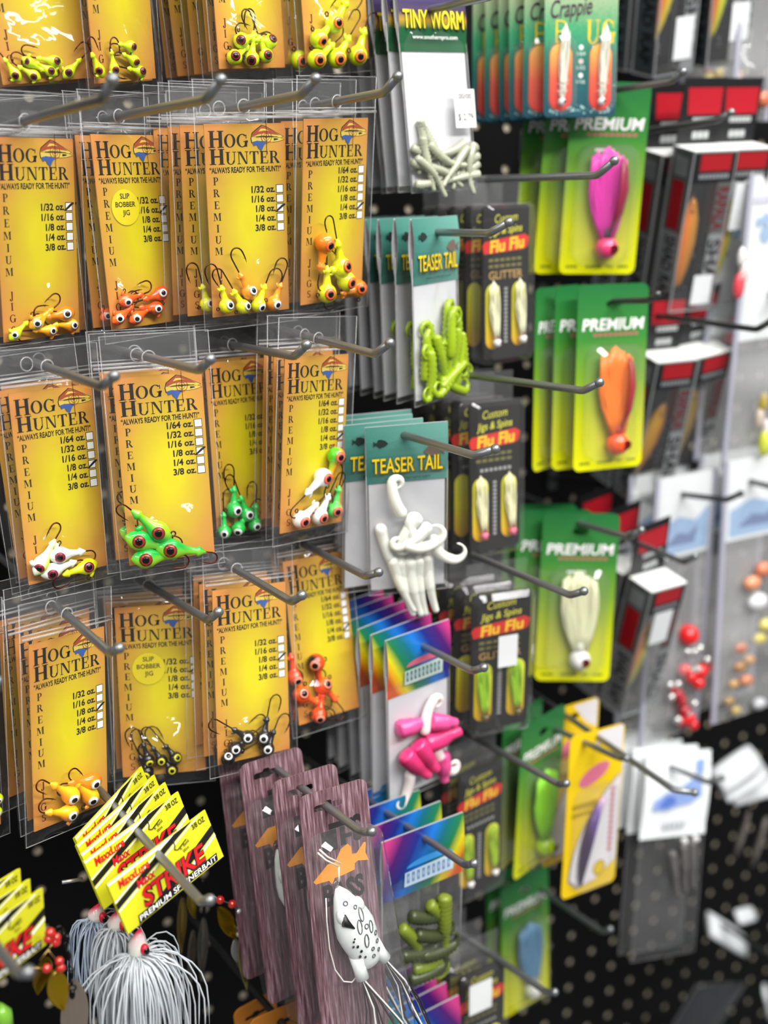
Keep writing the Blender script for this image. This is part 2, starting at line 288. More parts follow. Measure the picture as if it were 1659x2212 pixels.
HOOK={
 'R2c1':((0.2104,0,1.4461),(0.2104,-0.1844,1.45),(0.2103,-0.3099,1.4527),(0.2107,-0.3229,1.4606)),
 'R2c2':((0.2711,0,1.455),(0.2716,-0.1734,1.4564),(0.272,-0.296,1.4574),(0.2745,-0.309,1.4662)),
 'R2c3':((0.3358,0,1.459),(0.3358,-0.2151,1.4631),(0.3358,-0.2853,1.4644),(0.3378,-0.2983,1.472)),
 'R2c4':((0.397,0,1.4634),(0.3968,-0.2245,1.4687),(0.3967,-0.2791,1.47),(0.3973,-0.2921,1.4779)),
 'R3c1':((0.2107,0,1.3098),(0.2094,-0.1967,1.3101),(0.2087,-0.2903,1.3102),(0.211,-0.3033,1.3173)),
 'R3c2':((0.2651,0,1.313),(0.2644,-0.2205,1.3147),(0.2642,-0.2928,1.3153),(0.265,-0.3058,1.3228)),
 'R3c3':((0.3392,0,1.3116),(0.3391,-0.1842,1.3145),(0.339,-0.2693,1.3158),(0.3396,-0.2823,1.3241)),
 'R3c4':((0.3794,0,1.3301),(0.377,-0.2325,1.321),(0.3763,-0.3014,1.3183),(0.3781,-0.3144,1.3261)),
 'R4c1':((0.2034,0,1.1615),(0.2009,-0.2275,1.1638),(0.2001,-0.3023,1.1645),(0.2008,-0.3153,1.1715)),
 'R4c2':((0.2717,0,1.1494),(0.2737,-0.1814,1.1555),(0.2747,-0.2711,1.1585),(0.2755,-0.2841,1.1678)),
 'R4c3':((0.3193,0,1.1719),(0.3163,-0.2274,1.1721),(0.3154,-0.3029,1.1721),(0.315,-0.3159,1.1802)),
 'R4c4':((0.3855,0,1.1753),(0.3819,-0.2032,1.1729),(0.3805,-0.286,1.172),(0.3818,-0.299,1.1782)),
 'strike':((0.2135,0,1.0374),(0.2143,-0.3228,1.0444),(0.2144,-0.379,1.0456),(0.2136,-0.392,1.0541)),
 'strikeL':((0.0752,0,1.0471),(0.1046,-0.3562,1.0643),(0.1093,-0.4132,1.0671),(0.1101,-0.4262,1.0763)),
 'frog':((0.3269,0,1.0268),(0.3302,-0.3178,1.0363),(0.3306,-0.3579,1.0375),(0.3293,-0.3709,1.0451)),
 'teaserG':((0.484,0,1.3864),(0.484,-0.2162,1.388),(0.484,-0.276,1.3885),(0.4889,-0.289,1.3957)),
 'teaserW':((0.4327,0,1.2564),(0.4309,-0.2547,1.2554),(0.4304,-0.3324,1.2552),(0.4365,-0.3454,1.2609)),
 'pink':((0.4514,0,1.0925),(0.4513,-0.2533,1.0974),(0.4513,-0.3123,1.0985),(0.4501,-0.3253,1.1058)),
 'rainbow':((0.4123,0,0.9633),(0.4191,-0.3024,0.9765),(0.4201,-0.3492,0.9786),(0.4164,-0.3622,0.9882)),
 'F1':((0.5543,0,1.4253),(0.5546,-0.1953,1.4259),(0.5548,-0.3007,1.4263),(0.5567,-0.3137,1.4353)),
 'F2':((0.5209,0,1.2768),(0.5214,-0.218,1.2845),(0.5217,-0.3326,1.2885),(0.5226,-0.3456,1.2956)),
 'F3':((0.5219,0,1.1487),(0.519,-0.2528,1.1473),(0.5181,-0.3343,1.1469),(0.5177,-0.3473,1.1538)),
 'F4':((0.5334,0,0.9797),(0.5347,-0.2291,0.9861),(0.5352,-0.3166,0.9886),(0.5289,-0.3296,0.9976)),
 'F5':((0.5222,0,0.7835),(0.534,-0.2534,0.7998),(0.5367,-0.3128,0.8036),(0.533,-0.3258,0.8138)),
 'P1':((0.6762,0,1.4911),(0.676,-0.1886,1.496),(0.676,-0.2508,1.4976),(0.6727,-0.2638,1.503)),
 'P2':((0.6582,0,1.3155),(0.659,-0.2214,1.3345),(0.6591,-0.2578,1.3376),(0.6546,-0.2708,1.3431)),
 'P3':((0.6508,0,1.1423),(0.6514,-0.2037,1.1479),(0.6515,-0.2619,1.1495),(0.6506,-0.2749,1.159)),
 'P4':((0.6273,0,0.9531),(0.6317,-0.208,0.9642),(0.6333,-0.2834,0.9682),(0.6283,-0.2964,0.9749)),
 'P5':((0.6951,0,0.7364),(0.6952,-0.1353,0.7393),(0.6953,-0.2218,0.7411),(0.6915,-0.2348,0.7534)),
 'Y':((0.6635,0,0.9843),(0.6489,-0.2434,0.9661),(0.6435,-0.3342,0.9593),(0.6529,-0.3472,0.96)),
 'B':((0.7886,0,0.8633),(0.7948,-0.2024,0.8778),(0.7963,-0.2495,0.8811),(0.7991,-0.2625,0.891)),
 'S2':((0.7536,0,1.4638),(0.7529,-0.1919,1.4731),(0.7527,-0.2326,1.4751),(0.7523,-0.2456,1.4802)),
 'S3a':((0.7819,0,1.3171),(0.7813,-0.1882,1.3122),(0.781,-0.2676,1.3102),(0.7791,-0.2806,1.3174)),
 'S4':((0.7479,0,1.123),(0.7419,-0.219,1.1101),(0.7411,-0.2452,1.1085),(0.7386,-0.2582,1.1178)),
 'C9e':((0.8092,0,1.1266),(0.8132,-0.1761,1.1454),(0.8143,-0.2272,1.1509),(0.8162,-0.2402,1.1594)),
 'C9f':((0.899,0,1.1512),(0.8977,-0.1878,1.1496),(0.8974,-0.2307,1.1493),(0.8995,-0.2437,1.1562)),
 'tiny':((0.4951,0,1.5385),(0.4967,-0.1863,1.5373),(0.4972,-0.2534,1.5369),(0.4976,-0.2664,1.5438)),
}
JIGS={
 'R1c1':('m',[(-0.0209,-0.1117,119,3.67,-0.04,-0.20),(-0.0114,-0.1055,-33,3.55,-0.48,0.24),(-0.0097,-0.1129,147,3.57,-0.05,-0.28),(0.0047,-0.1061,167,3.88,0.58,0.06),(0.0010,-0.1114,147,3.60,0.26,0.09),(0.0124,-0.1127,37,3.92,-0.01,-0.07)]),
 'R1c2':('m',[(-0.0278,-0.1092,119,3.90,-0.12,-0.09),(-0.0146,-0.1092,98,3.82,0.40,-0.23),(0.0018,-0.0969,172,3.86,1.09,-0.14),(0.0039,-0.1053,157,3.89,0.79,-0.38),(0.0085,-0.1119,168,4.07,0.93,0.12)]),
 'R1c3':('b',[(-0.0128,-0.1005,14,5.05,0.01,0.08),(-0.0192,-0.1104,29,5.04,0.25,0.22),(-0.0052,-0.1116,78,5.11,-0.01,-0.14),(0.0074,-0.1096,113,4.86,0.50,0.11),(0.0116,-0.1012,174,4.86,0.75,0.52)]),
 'R1c4':('b',[(-0.0067,-0.0934,47,6.52,0.68,0.02),(-0.0207,-0.1026,37,6.17,0.71,-0.31),(-0.0238,-0.1149,30,6.50,0.48,-0.13),(-0.0065,-0.1153,47,6.60,0.55,-0.14),(0.0122,-0.1144,65,6.69,0.43,-0.13)]),
 'R2c1':('m',[(-0.0229,-0.1118,35,3.88,-0.09,-0.17),(-0.0077,-0.1061,30,4.78,0.09,-0.25),(0.0019,-0.1123,174,4.27,0.72,-0.18),(0.0137,-0.1031,-178,5.17,0.30,-0.06),(0.0177,-0.1107,174,4.64,0.77,-0.11)]),
 'R2c2':('m',[(-0.0179,-0.0990,10,4.65,0.30,-0.43),(-0.0252,-0.1093,27,4.63,0.17,-0.20),(-0.0116,-0.1108,22,4.71,0.13,-0.20),(0.0053,-0.1064,173,4.78,0.50,-0.21),(0.0099,-0.0975,-170,5.09,0.54,0.01)]),
 'R2c3':('b',[(-0.0206,-0.1096,103,4.89,0.65,0.07),(-0.0087,-0.1111,120,4.81,0.92,-0.02),(-0.0040,-0.1021,118,5.06,0.68,0.13),(0.0021,-0.1109,65,4.98,0.71,-0.54),(0.0137,-0.1111,65,5.02,0.65,-0.32)]),
 'R2c4':('b',[(-0.0139,-0.0764,-102,6.67,0.88,-0.39),(0.0015,-0.0936,105,6.82,1.13,-0.02),(0.0066,-0.1035,145,6.58,1.07,-0.36),(-0.0108,-0.1097,92,6.50,0.59,-0.21),(0.0189,-0.1100,-175,6.04,0.63,-0.15)]),
 'R3c1':('m',[(-0.0219,-0.1041,50,5.72,-0.30,-0.51),(-0.0090,-0.1010,-5,5.92,0.03,-0.37),(-0.0151,-0.1100,8,5.77,0.07,-0.48),(0.0093,-0.1127,-175,5.79,0.31,-0.17)]),
 'R3c2':('m',[(-0.0224,-0.1000,-24,7.17,-0.07,-0.15),(-0.0100,-0.0960,135,7.22,-0.02,-0.24),(-0.0190,-0.1117,-4,7.22,-0.08,-0.22),(-0.0032,-0.1083,-14,7.58,-0.06,-0.21)]),
 'R3c3':('b',[(-0.0169,-0.0993,85,5.65,0.65,-0.34),(-0.0057,-0.1047,109,5.24,0.57,-0.22),(-0.0261,-0.1133,87,4.84,-0.04,-0.39),(-0.0140,-0.1129,47,5.06,-0.13,-0.61),(0.0004,-0.1127,80,5.12,0.53,-0.48)]),
 'R3c4':('b',[(0.0144,-0.0676,-112,6.27,0.77,-0.29),(0.0028,-0.0810,-146,6.39,0.91,-0.31),(-0.0152,-0.1077,33,6.18,0.72,-0.47),(0.0014,-0.1079,60,5.96,0.84,-0.45),(0.0152,-0.1053,77,5.88,0.62,-0.42)]),
 'R4c1':('m',[(-0.0059,-0.0991,140,6.28,0.72,-1.02),(0.0094,-0.1051,133,6.11,0.57,-1.10),(-0.0073,-0.1101,161,6.00,0.79,-0.84),(0.0106,-0.0954,166,6.11,0.87,-0.86)]),
 'R4c2':('b',[(-0.0105,-0.1048,104,4.42,0.24,-0.79),(0.0078,-0.1053,125,4.44,0.35,-0.03),(-0.0016,-0.1063,120,4.27,-0.05,-0.26),(-0.0115,-0.1132,111,4.58,-0.30,-0.68),(0.0050,-0.1133,127,4.44,0.02,-0.22)]),
 'R4c3':('b',[(-0.0081,-0.1007,144,4.95,0.10,-0.21),(0.0044,-0.1029,76,5.00,-0.01,-0.32),(0.0072,-0.1116,64,4.86,0.07,-0.25),(-0.0178,-0.1065,28,4.92,0.20,-0.27),(-0.0231,-0.1124,17,4.75,0.12,0.40)]),
 'R4c4':('b',[(-0.0128,-0.0743,-85,6.58,-0.17,-0.35),(-0.0083,-0.0921,-53,6.45,0.74,0.07),(-0.0284,-0.0939,-33,6.35,0.49,0.02),(-0.0142,-0.1120,70,5.94,0.13,-0.66),(-0.0322,-0.0806,95,6.16,0.45,-0.66)]),
}
def PM(k):
    l, r = POSE[k]; return Matrix.Translation(l) @ Euler(r, 'XYZ').to_matrix().to_4x4()
def back(k, d, dyaw=0, droll=0, dx=0):
    """pose of a pack hanging d metres nearer the board on the same hook"""
    B, P, E, T = [Vector(q) for q in HOOK[k]]; M = PM(k); hl = M.inverted() @ P; u = (B-P).normalized()
    rot = M.to_3x3().to_4x4(); q = Matrix.Rotation(R(dyaw), 4, 'Z') @ Matrix.Rotation(R(droll), 4, 'Y')
    return Matrix.Translation(P+u*d+Vector((dx, 0, 0))) @ q @ rot @ Matrix.Translation(-hl)
def hole(k): return PM(k).inverted() @ Vector(HOOK[k][1])
# ------------------------------------------------------------ the setting: black pegboard on a light backing
BLK = mat('060606', .6, spec=.15)
def pegboard():
    b = MB(); p = .0381; r = .0042; x0, z0 = -.4, -.15; nx, nz = 62, 62; ox, oz = .006, .012
    for i in range(nx):
        for j in range(nz):
            cx, cz = x0+(i+.5)*p+ox, z0+(j+.5)*p+oz; h = p/2
            o = [(h, 0), (h, h), (0, h), (-h, h), (-h, 0), (-h, -h), (0, -h), (h, -h)]
            v = [(cx+a, 0, cz+c) for a, c in o]+[(cx+r*math.cos(R(45*k)), 0, cz+r*math.sin(R(45*k))) for k in range(8)]+[(cx+r*math.cos(R(45*k)), .0015, cz+r*math.sin(R(45*k))) for k in range(8)]
            f = [(k, 8+k, 8+(k+1) % 8, (k+1) % 8) for k in range(8)]; b.add(v, f, 0); b.add(v, [(8+k, 16+k, 16+(k+1) % 8, 8+(k+1) % 8) for k in range(8)], 1)
    o = b.obj('wall_back', [BLK, mat('847a68', .7)]); o['kind'] = 'structure'
    b = MB(); b.box(x0, x0+nx*p, .002, .02, z0, z0+nz*p); o = b.obj('trim_1', mat('c4b8a2', .8)); o['kind'] = 'structure'
pegboard()
# ------------------------------------------------------------ peg hooks
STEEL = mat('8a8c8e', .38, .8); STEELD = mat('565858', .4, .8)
def hook(pts, label, r=.0026, m=STEEL):
    B, P, E, T = [Vector(q) for q in pts]; a = (P-E).normalized(); t = (T-E).normalized()
    line = [B, E+a*.006, E+a*.0025, E+(a+t)*.0006, E+t*.003, T]
    b = MB(); b.tube(line, r, 12); d = (T-E).normalized(); b.ball(T, r*1.22, 10)
    c = B+Vector((0, -.002, 0)); b.box(c.x-.006, c.x+.006, c.y-.001, c.y+.002, c.z-.012, c.z+.016)
    tag(b.obj('peg_hook', m), label, 'peg hook', 'steel peg hooks')
# ------------------------------------------------------------ orange jig packets
INK = mat('14100c', .6); WHT = mat('f2f2ee', .55); CARD = card_print()
FILM = film('clear_bag_film', .008, 1.0, .07, .55, 45); FILMT = film('clear_bag_header', .022, 1.1, .1, .8, 70); ZIP = film('zip_strip', .22, 1.2, .2, .3, 90)
MREDI = mat('5a1510', .6)
def hog_card(weights, checked, sticker, seed):
    b = MB(); w, h, t = .056, .117, .0007; X = lambda u: (u-.5)*w; Z = lambda v: -v*h; y = -t/2
    b.box(-w/2, w/2, -t/2, t/2, -h, 0, 0)
    y1, y2, y3, y4, y5 = [y-.00009*k for k in range(1, 6)]
    # H's share a white gap
    b.serif('H', X(.045), Z(.118), .0098, y1, 1, wd=.0104); b.serif('OG', X(.235), Z(.117), .0076, y1, 1, wd=.0165)
    b.serif('H', X(.05), Z(.203), .0092, y1, 1, wd=.0104); b.serif('UNTER', X(.245), Z(.203), .0074, y1, 1, wd=.0380)
    b.text('\u201cALWAYS READY FOR THE HUNT!\u201d', X(.045), Z(.245), .0032, y1, 1, wd=.0500, off=.026)
    for c, v in zip('PREMIUM', (.305, .366, .427, .488, .548, .607, .667)): b.serif(c, X(.115), Z(v), .0046, y1, 1, 'c')
    for c, v in zip('JIGS', (.785, .842, .902, .962)): b.serif(c, X(.125), Z(v), .0046, y1, 5, 'c')
    v0 = .275 if len(weights) == 6 else .337
    for i, s in enumerate(weights):
        z = Z(v0+.0505*i); b.text(s+' oz.', X(.855), z-.0018, .0038, y1, 1, 'r', off=.03)
        x0, x1 = X(.866), X(.962); zz = .0026
        b.flat(rc(x0, z-zz, x1, z+zz), y1, 1); b.flat(rc(x0+.0004, z-zz+.0004, x1-.0004, z+zz-.0004), y2, 2)
        if i == checked: b.flat([(x0-.0012, z-.0022), (x0+.0004, z-.0024), (x1+.0012, z+.0018), (x1+.0008, z+.0026), (x1-.0014, z+.0019)], y3, 1)
    # leaping fish with a sight over it
    fx, fz = X(.745), Z(.068); S = .0098
    q = lambda pts, yy, mi: b.flat([(fx+a*S, fz+c*S*.74) for a, c in pts], yy, mi)
    out_ = [(-1.0, -.5), (-1.05, -.1), (-.95, .35), (-.6, .68), (-.25, .98), (.1, .86), (.4, .66), (.75, .42), (1.35, .02), (1.15, -.1), (1.42, -.26), (1.0, -.4), (.5, -.46), (.0, -.38), (-.4, -.36), (-.7, -.5)]
    ins = [(a_*.955+.01, c_*.93-.005) for a_, c_ in out_]
    q(out_, y1, 1); q(ins, y2, 4)
    q([(-.95, .0), (-.9, .33), (-.58, .62), (-.25, .9), (.1, .79), (.4, .6), (.72, .38), (1.05, .14), (.6, .2), (.0, .3), (-.5, .22)], y3, 3)
    q([(-.5, .42), (-.1, .52), (.3, .45), (.0, .66), (-.3, .68)], y4, 4); q([(-.95, .0), (-.2, .1), (.5, .06), (1.2, -.1), (.5, -.0), (-.2, .04)], y4, 1); q([(.62, -.12), (.9, -.16), (.95, -.22), (.62, -.3)], y4, 1)
    q([(-.95, -.4), (-.6, -.3), (-.2, -.38), (.1, -.42), (-.12, -.7), (-.3, -1.15), (-.55, -.85), (-.62, -.62), (-.85, -.72)], y4, 6)
    b.ring(fx+.0008, fz, .0034, .0038, y4, 3, 24); b.ring(fx+.0008, fz, .0019, .0022, y4, 3, 20); b.disc(fx+.0008, fz, .0009, y4, 3, 10)
    b.flat(rc(fx+.00065, fz-.011, fx+.00095, fz+.0105), y5, 1); b.flat(rc(fx-.0065, fz-.00012, fx+.0085, fz+.00012), y5, 1)
    if sticker:
        cx, cz = X(.37), Z(.368); b.disc(cx, cz, .0112, y4, 8, 28); b.disc(cx, cz, .0109, y4-.00006, 7, 28); yy = y4-.00014
        for s_, dz in (('SLIP', .0052), ('BOBBER', .0002), ('JIG', -.0048)): b.text(s_, cx, cz+dz, .003, yy, 1, 'c', off=.014)
    return b.obj('card', [CARD, INK, WHT, mat('a0441e', .6), mat('d6bc4c', .6), MREDI, mat('34569a', .6), mat('e6d21c', .5), mat('c8b010', .5)])
def bag_mesh(w, z0, z1, seed, zc, bulge=.010, zb=None, zip_=True, hole_=None, mats=None, yb=.0016):
    rnd = random.Random(seed); b = MB(); nx, nz = 14, 34; zb = z1+.022 if zb is None else zb
    ph = [rnd.uniform(0, 6.3) for _ in range(8)]; cr = [(rnd.uniform(-.7, .7), rnd.uniform(.1, .95), rnd.uniform(-3, 3), rnd.uniform(.0006, .0014)) for _ in range(7)]
    def yf(u, t, z):
        e = (1-u**4)*(1-abs(2*t-1)**14)
        k = math.exp(-((z-zb)/.022)**2)*bulge+.0022*(1 if z < zc else .35)
        wv = .0005*math.sin(9*u+14*t+ph[0])+.0004*math.sin(23*t-7*u+ph[1])+.0003*math.sin(31*u+11*t+ph[2])
        for c, d, s, a in cr:
            dist = (u-c)+s*(t-d); wv += a*math.exp(-(dist/.13)**2)*math.exp(-((t-d)/.22)**2)
        return -(k*e)-wv*(.35+.65*e)
    g = []
    for j in range(nz+1):
        t = j/nz; z = z0+(z1-z0)*t
        for i in range(nx+1):
            u = -1+2*i/nx; wob = .0006*math.sin(17*t+ph[3]) if abs(u) == 1 else 0; zz = z+(.0012*math.sin(8*u+ph[4]) if j in (0, nz) else 0)
            g.append((u*w/2+wob, yf(u, t, z), zz))
    F = [(j*(nx+1)+i, j*(nx+1)+i+1, (j+1)*(nx+1)+i+1, (j+1)*(nx+1)+i) for j in range(nz) for i in range(nx)]
    top = [f for f in F if g[f[0]][2] > zc+.001]; low = [f for f in F if g[f[0]][2] <= zc+.001]
    b.add(g, low, 0, True); b.add(g, top, 1, True)
    gb = [(x, yb+.0005*math.sin(50*z*20+x*300), z) if 0 < (k % (nx+1)) < nx else (x, y*.5+yb*.3, z) for k, (x, y, z) in enumerate(g)]
    b.add(gb, F, 0, True)
    if zip_:
        b.tube([(-w/2+.001, -.0018, zc+.0014), (w/2-.001, -.0018, zc+.0014)], .0009, 6, 2); b.tube([(-w/2+.001, -.0015, zc+.0038), (w/2-.001, -.0015, zc+.0038)], .0005, 6, 2)
    for sx in (-1, 1): b.tube([(sx*(w/2-.0004), -.0004, z0), (sx*(w/2-.0004), -.0004, z1)], .00035, 5, 2)
    b.tube([(-w/2, -.0005, z1), (w/2, -.0005, z1)], .00035, 5, 2); b.tube([(-w/2, 0, z0), (w/2, 0, z0)], .0003, 5, 2)
    if hole_ is not None: b.torus((hole_.x, -.0012, hole_.z), .0042, .0005, 16, 5, 2)
    return b
W6 = ['1/64', '1/32', '1/16', '1/8', '1/4', '3/8']; W5 = W6[1:]
HOG = {'R1c1': (W5, 9, 0), 'R1c2': (W5, 9, 0), 'R1c3': (W5, 9, 0), 'R1c4': (W6, 9, 0), 'R2c1': (W5, 0, 0), 'R2c2': (W5, 1, 1), 'R2c3': (W5, 2, 0), 'R2c4': (W6, 4, 0),
       'R3c1': (W6, 3, 0), 'R3c2': (W6, 3, 0), 'R3c3': (W5, 2, 0), 'R3c4': (W6, 4, 0), 'R4c1': (W5, 2, 0), 'R4c2': (W5, 1, 1), 'R4c3': (W5, 2, 0), 'R4c4': (W6, 4, 0)}
ORD = ['first', 'second', 'third', 'fourth', 'fifth', 'sixth', 'seventh', 'eighth']
ROWN = {'1': 'cut-off top row', '2': 'second row', '3': 'third row', '4': 'fourth row'}
def nm(k): return f"{ORD[int(k[3])-1]} packet of the {ROWN[k[1]]}"
JC = {  # head colours (name, bottom, top), eye ring, pupil
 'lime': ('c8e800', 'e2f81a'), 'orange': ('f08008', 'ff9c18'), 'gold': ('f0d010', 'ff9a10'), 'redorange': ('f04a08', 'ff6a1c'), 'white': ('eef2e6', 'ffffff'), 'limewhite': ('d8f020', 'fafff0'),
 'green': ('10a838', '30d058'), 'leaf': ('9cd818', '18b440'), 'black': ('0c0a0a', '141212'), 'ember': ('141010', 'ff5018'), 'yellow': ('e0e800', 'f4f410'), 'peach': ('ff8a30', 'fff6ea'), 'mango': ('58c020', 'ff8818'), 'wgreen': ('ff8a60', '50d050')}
JSET = {'R1c1': (['lime'], '7a1420'), 'R1c2': (['lime'], '7a1420'), 'R1c3': (['lime'], '7a1420'), 'R1c4': (['lime'], 'ff8030'), 'R2c1': (['lime', 'gold', 'gold', 'orange', 'gold'], 'f4f2ee'), 'R2c2': (['redorange'], 'f4f2ee'),
 'R2c3': (['yellow', 'yellow', 'orange', 'yellow', 'orange'], 'f6f4f0'), 'R2c4': (['orange', 'yellow', 'yellow', 'yellow', 'orange'], 'ff7038'), 'R3c1': (['limewhite', 'white', 'white', 'yellow'], '8a2038'), 'R3c2': (['leaf'], '8a2a20'),
 'R3c3': (['green'], 'f2f4f0'), 'R3c4': (['mango', 'white', 'peach', 'white', 'wgreen'], 'f06a58'), 'R4c1': (['gold', 'gold', 'gold', 'orange'], 'f6f4f0'), 'R4c2': (['black'], 'e0d820'), 'R4c3': (['black'], 'f4f4f0'), 'R4c4': (['ember', 'redorange', 'redorange', 'ember', 'ember'], 'f08a70')}
CN = {'lime': 'lime', 'orange': 'orange', 'gold': 'yellow and orange', 'redorange': 'red-orange', 'white': 'white', 'limewhite': 'lime and white', 'green': 'green', 'leaf': 'green and lime', 'black': 'black', 'ember': 'black and orange', 'yellow': 'yellow', 'peach': 'white and orange', 'mango': 'orange and green', 'wgreen': 'green and pink'}
EN = {'7a1420': 'dark red', 'ff8030': 'orange', 'f4f2ee': 'white', 'f6f4f0': 'white', 'ff7038': 'orange', '8a2038': 'maroon', '8a2a20': 'maroon', 'f2f4f0': 'white', 'f06a58': 'pink', 'e0d820': 'yellow', 'f4f4f0': 'white', 'f08a70': 'pink'}
BRONZE = mat('4a3420', .28, .9); BRONZER = mat('5a2418', .3, .85); JM = {}
def jig_mats(c):
    if c not in JM:
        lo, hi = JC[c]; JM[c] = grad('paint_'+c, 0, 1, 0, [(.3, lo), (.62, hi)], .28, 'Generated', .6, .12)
    return JM[c]
def head_mesh(ty, c):
    k = ('jig', ty, c)
    if k in GL: return GL[k]
    b = MB()
    if ty == 'b':
        pr = [(-math.cos(math.pi*i/14), max(.02, math.sin(math.pi*i/14))) for i in range(12)]+[(.86, .5), (1.1, .43), (1.6, .36), (2.1, .3), (2.25, .44), (2.42, .4), (2.75, .2), (2.9, .1)]
        b.lathe(pr, 20, 0)
        b.tube([(2.1, 0, .2), (2.35, 0, .52), (2.6, 0, .62)], [.2, .16, .06], 6, 0)
    else:
        pr = [(-1.35, .04), (-1.25, .22), (-1.0, .5), (-.6, .78), (-.1, .92), (.4, .84), (.85, .6), (1.25, .42), (1.7, .34), (2.2, .3), (2.35, .46), (2.55, .38), (2.95, .18), (3.1, .08)]
        b.lathe(pr, 20, 0, sy=.82); b.tube([(-.5, 0, .7), (-.35, 0, 1.05), (-.2, 0, 1.25)], [.28, .24, .2], 8, 0)
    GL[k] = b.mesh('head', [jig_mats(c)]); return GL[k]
def hook_mesh(ty, v):
    k = ('hk', ty, v)
    if k in GL: return GL[k]
    L = ([2.5, 1.7, 3.2] if ty == 'b' else [1.2, .7, 1.7])[v % 3]; x0 = 2.7; br = ([1.0, 1.15, .9] if ty == 'b' else [.85, 1.0, .8])[v % 3]; s = 1 if v < 3 else -1
    p = [(x0, 0, 0), (x0+L*.5, 0, 0), (x0+L, 0, 0)]+[(x0+L+br*math.sin(R(a))*1.15, 0, s*br*(1-math.cos(R(a)))) for a in range(20, 181, 20)]
    p += [(x0+L-1.0, 0, s*br*1.95), (x0+L-1.7, 0, s*br*1.8)]
    b = MB(); b.tube(p, [.115]*(len(p)-2)+[.095, .02], 7); b.tube([(x0+L-1.1, 0, s*br*1.93), (x0+L-.75, 0, s*br*1.6)], [.05, .01], 5)
    GL[k] = b.mesh('hook', [BRONZER if ty == 'm' else BRONZE]); return GL[k]
def eyelet_mesh():
    if 'eyl' not in GL:
        b = MB(); b.torus((0, 0, 1.28), .2, .07, 12, 6); b.tube([(0, 0, .85), (0, 0, 1.1)], .07, 6); GL['eyl'] = b.mesh('eyelet', [BRONZE])
    return GL['eyl']
def eye_mesh(ring):
    k = 'eye'+ring
    if k not in GL:
        b = MB(); cap = lambda r, y: [(r*math.sin(R(a)), y-r*(math.cos(R(a))-1)*0, 0) for a in (0,)]
        def dome(r, h, y, mi): # shallow cap around -y
            pr = [(-h, .01), (-h*.93, r*.35), (-h*.6, r*.72), (0, r)]
            b.lathe(pr, 18, mi, Matrix.Translation((0, y, 0)) @ Matrix.Rotation(R(90), 4, 'Z'))
        dome(.62, .17, -.86, 0); e_ = b.mesh('eye', [mat(ring, .25, coat=.5)]); b = MB(); dome(.34, .1, -.99, 0)
        GL[k] = (e_, b.mesh('pupil', [mat('0a0608', .15)]))
    return GL[k]
JN = 0
def put_jig(Mp, ty, x, z, ang, rmm, ex, ez, c, ring, label, group, eye=True):
    global JN
    JN += 1; r = rmm/1000
    M = Mp @ Matrix.Translation((x, -(r*.95+.0008), z)) @ Matrix.Rotation(-R(ang), 4, 'Y') @ Matrix.Scale(r, 4)
    t = thing('fishing_jig', label, 'fishing jig', M, group)
    def part(n, me, L=None):
        o = bpy.data.objects.new(n, me); COL.objects.link(o); o.parent = t
        if L is not None: o.matrix_local = L
        return o
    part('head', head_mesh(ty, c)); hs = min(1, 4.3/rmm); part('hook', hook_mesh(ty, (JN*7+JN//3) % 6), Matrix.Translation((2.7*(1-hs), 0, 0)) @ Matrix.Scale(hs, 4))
    if ty == 'b' or JN % 2: part('eyelet', eyelet_mesh())
    vw = ((Mp.inverted() @ CAMP)-Vector((x, -(r*.95+.0008), z))).normalized(); e = Vector((ex, 0, ez)); e -= vw*e.dot(vw)
    if e.length > .74: e *= .74/e.length
    d = Matrix.Rotation(R(ang), 4, 'Y').to_3x3() @ (e+vw*math.sqrt(1-e.length_squared))
    qd = Vector((0, -1, 0)).rotation_difference(d).to_matrix().to_4x4()
    s = .92 if ty == 'm' else 1.0
    em, pm = eye_mesh(ring); eo = part('eye', em, Matrix.Scale(s, 4) @ qd); po = bpy.data.objects.new('pupil', pm); COL.objects.link(po); po.parent = eo
HOGOBJ = {}
JIGDEF = {}
for n, k in enumerate(sorted(HOG)):
    wts, chk, stk = HOG[k]; M = PM(k); hl = hole(k) if k in HOOK else Vector((0, 0, .014))
    jl = JIGS[k]; cs, ring = JSET[k]
    t = thing('jig_packet', f"clear zip bag with orange card, front one, the {nm(k)}", 'jig packet', M, 'orange jig packets'); HOGOBJ[k] = t
    cdo = hog_card(wts, chk, stk, n); cdo.parent = t
    bag_mesh(.069, .025, -.125, n+5, .0025, hole_=hl).obj('bag', [FILM, FILMT, ZIP], t)
    rows = jl[1]; order = sorted(range(len(rows)), key=lambda i: rows[i][0])
    for i, (x, z, a, r, ex, ez) in enumerate(rows):
        c = cs[i % len(cs)]
        JIGDEF[k] = (jl[0], rows, cs, ring)
        put_jig(M, jl[0], x, z, a, r, ex, ez, c, ring, f"{CN[c]} jig, {EN[ring]} eye, {ORD[order.index(i)]} from left, {nm(k)}", f"jigs in the {nm(k)}")
    if k not in HOOK:
        P = M @ hl; HOOK[k] = ((P.x, 0, P.z), tuple(P), (P.x, P.y-.10, P.z+.002), (P.x, P.y-.113, P.z+.010))
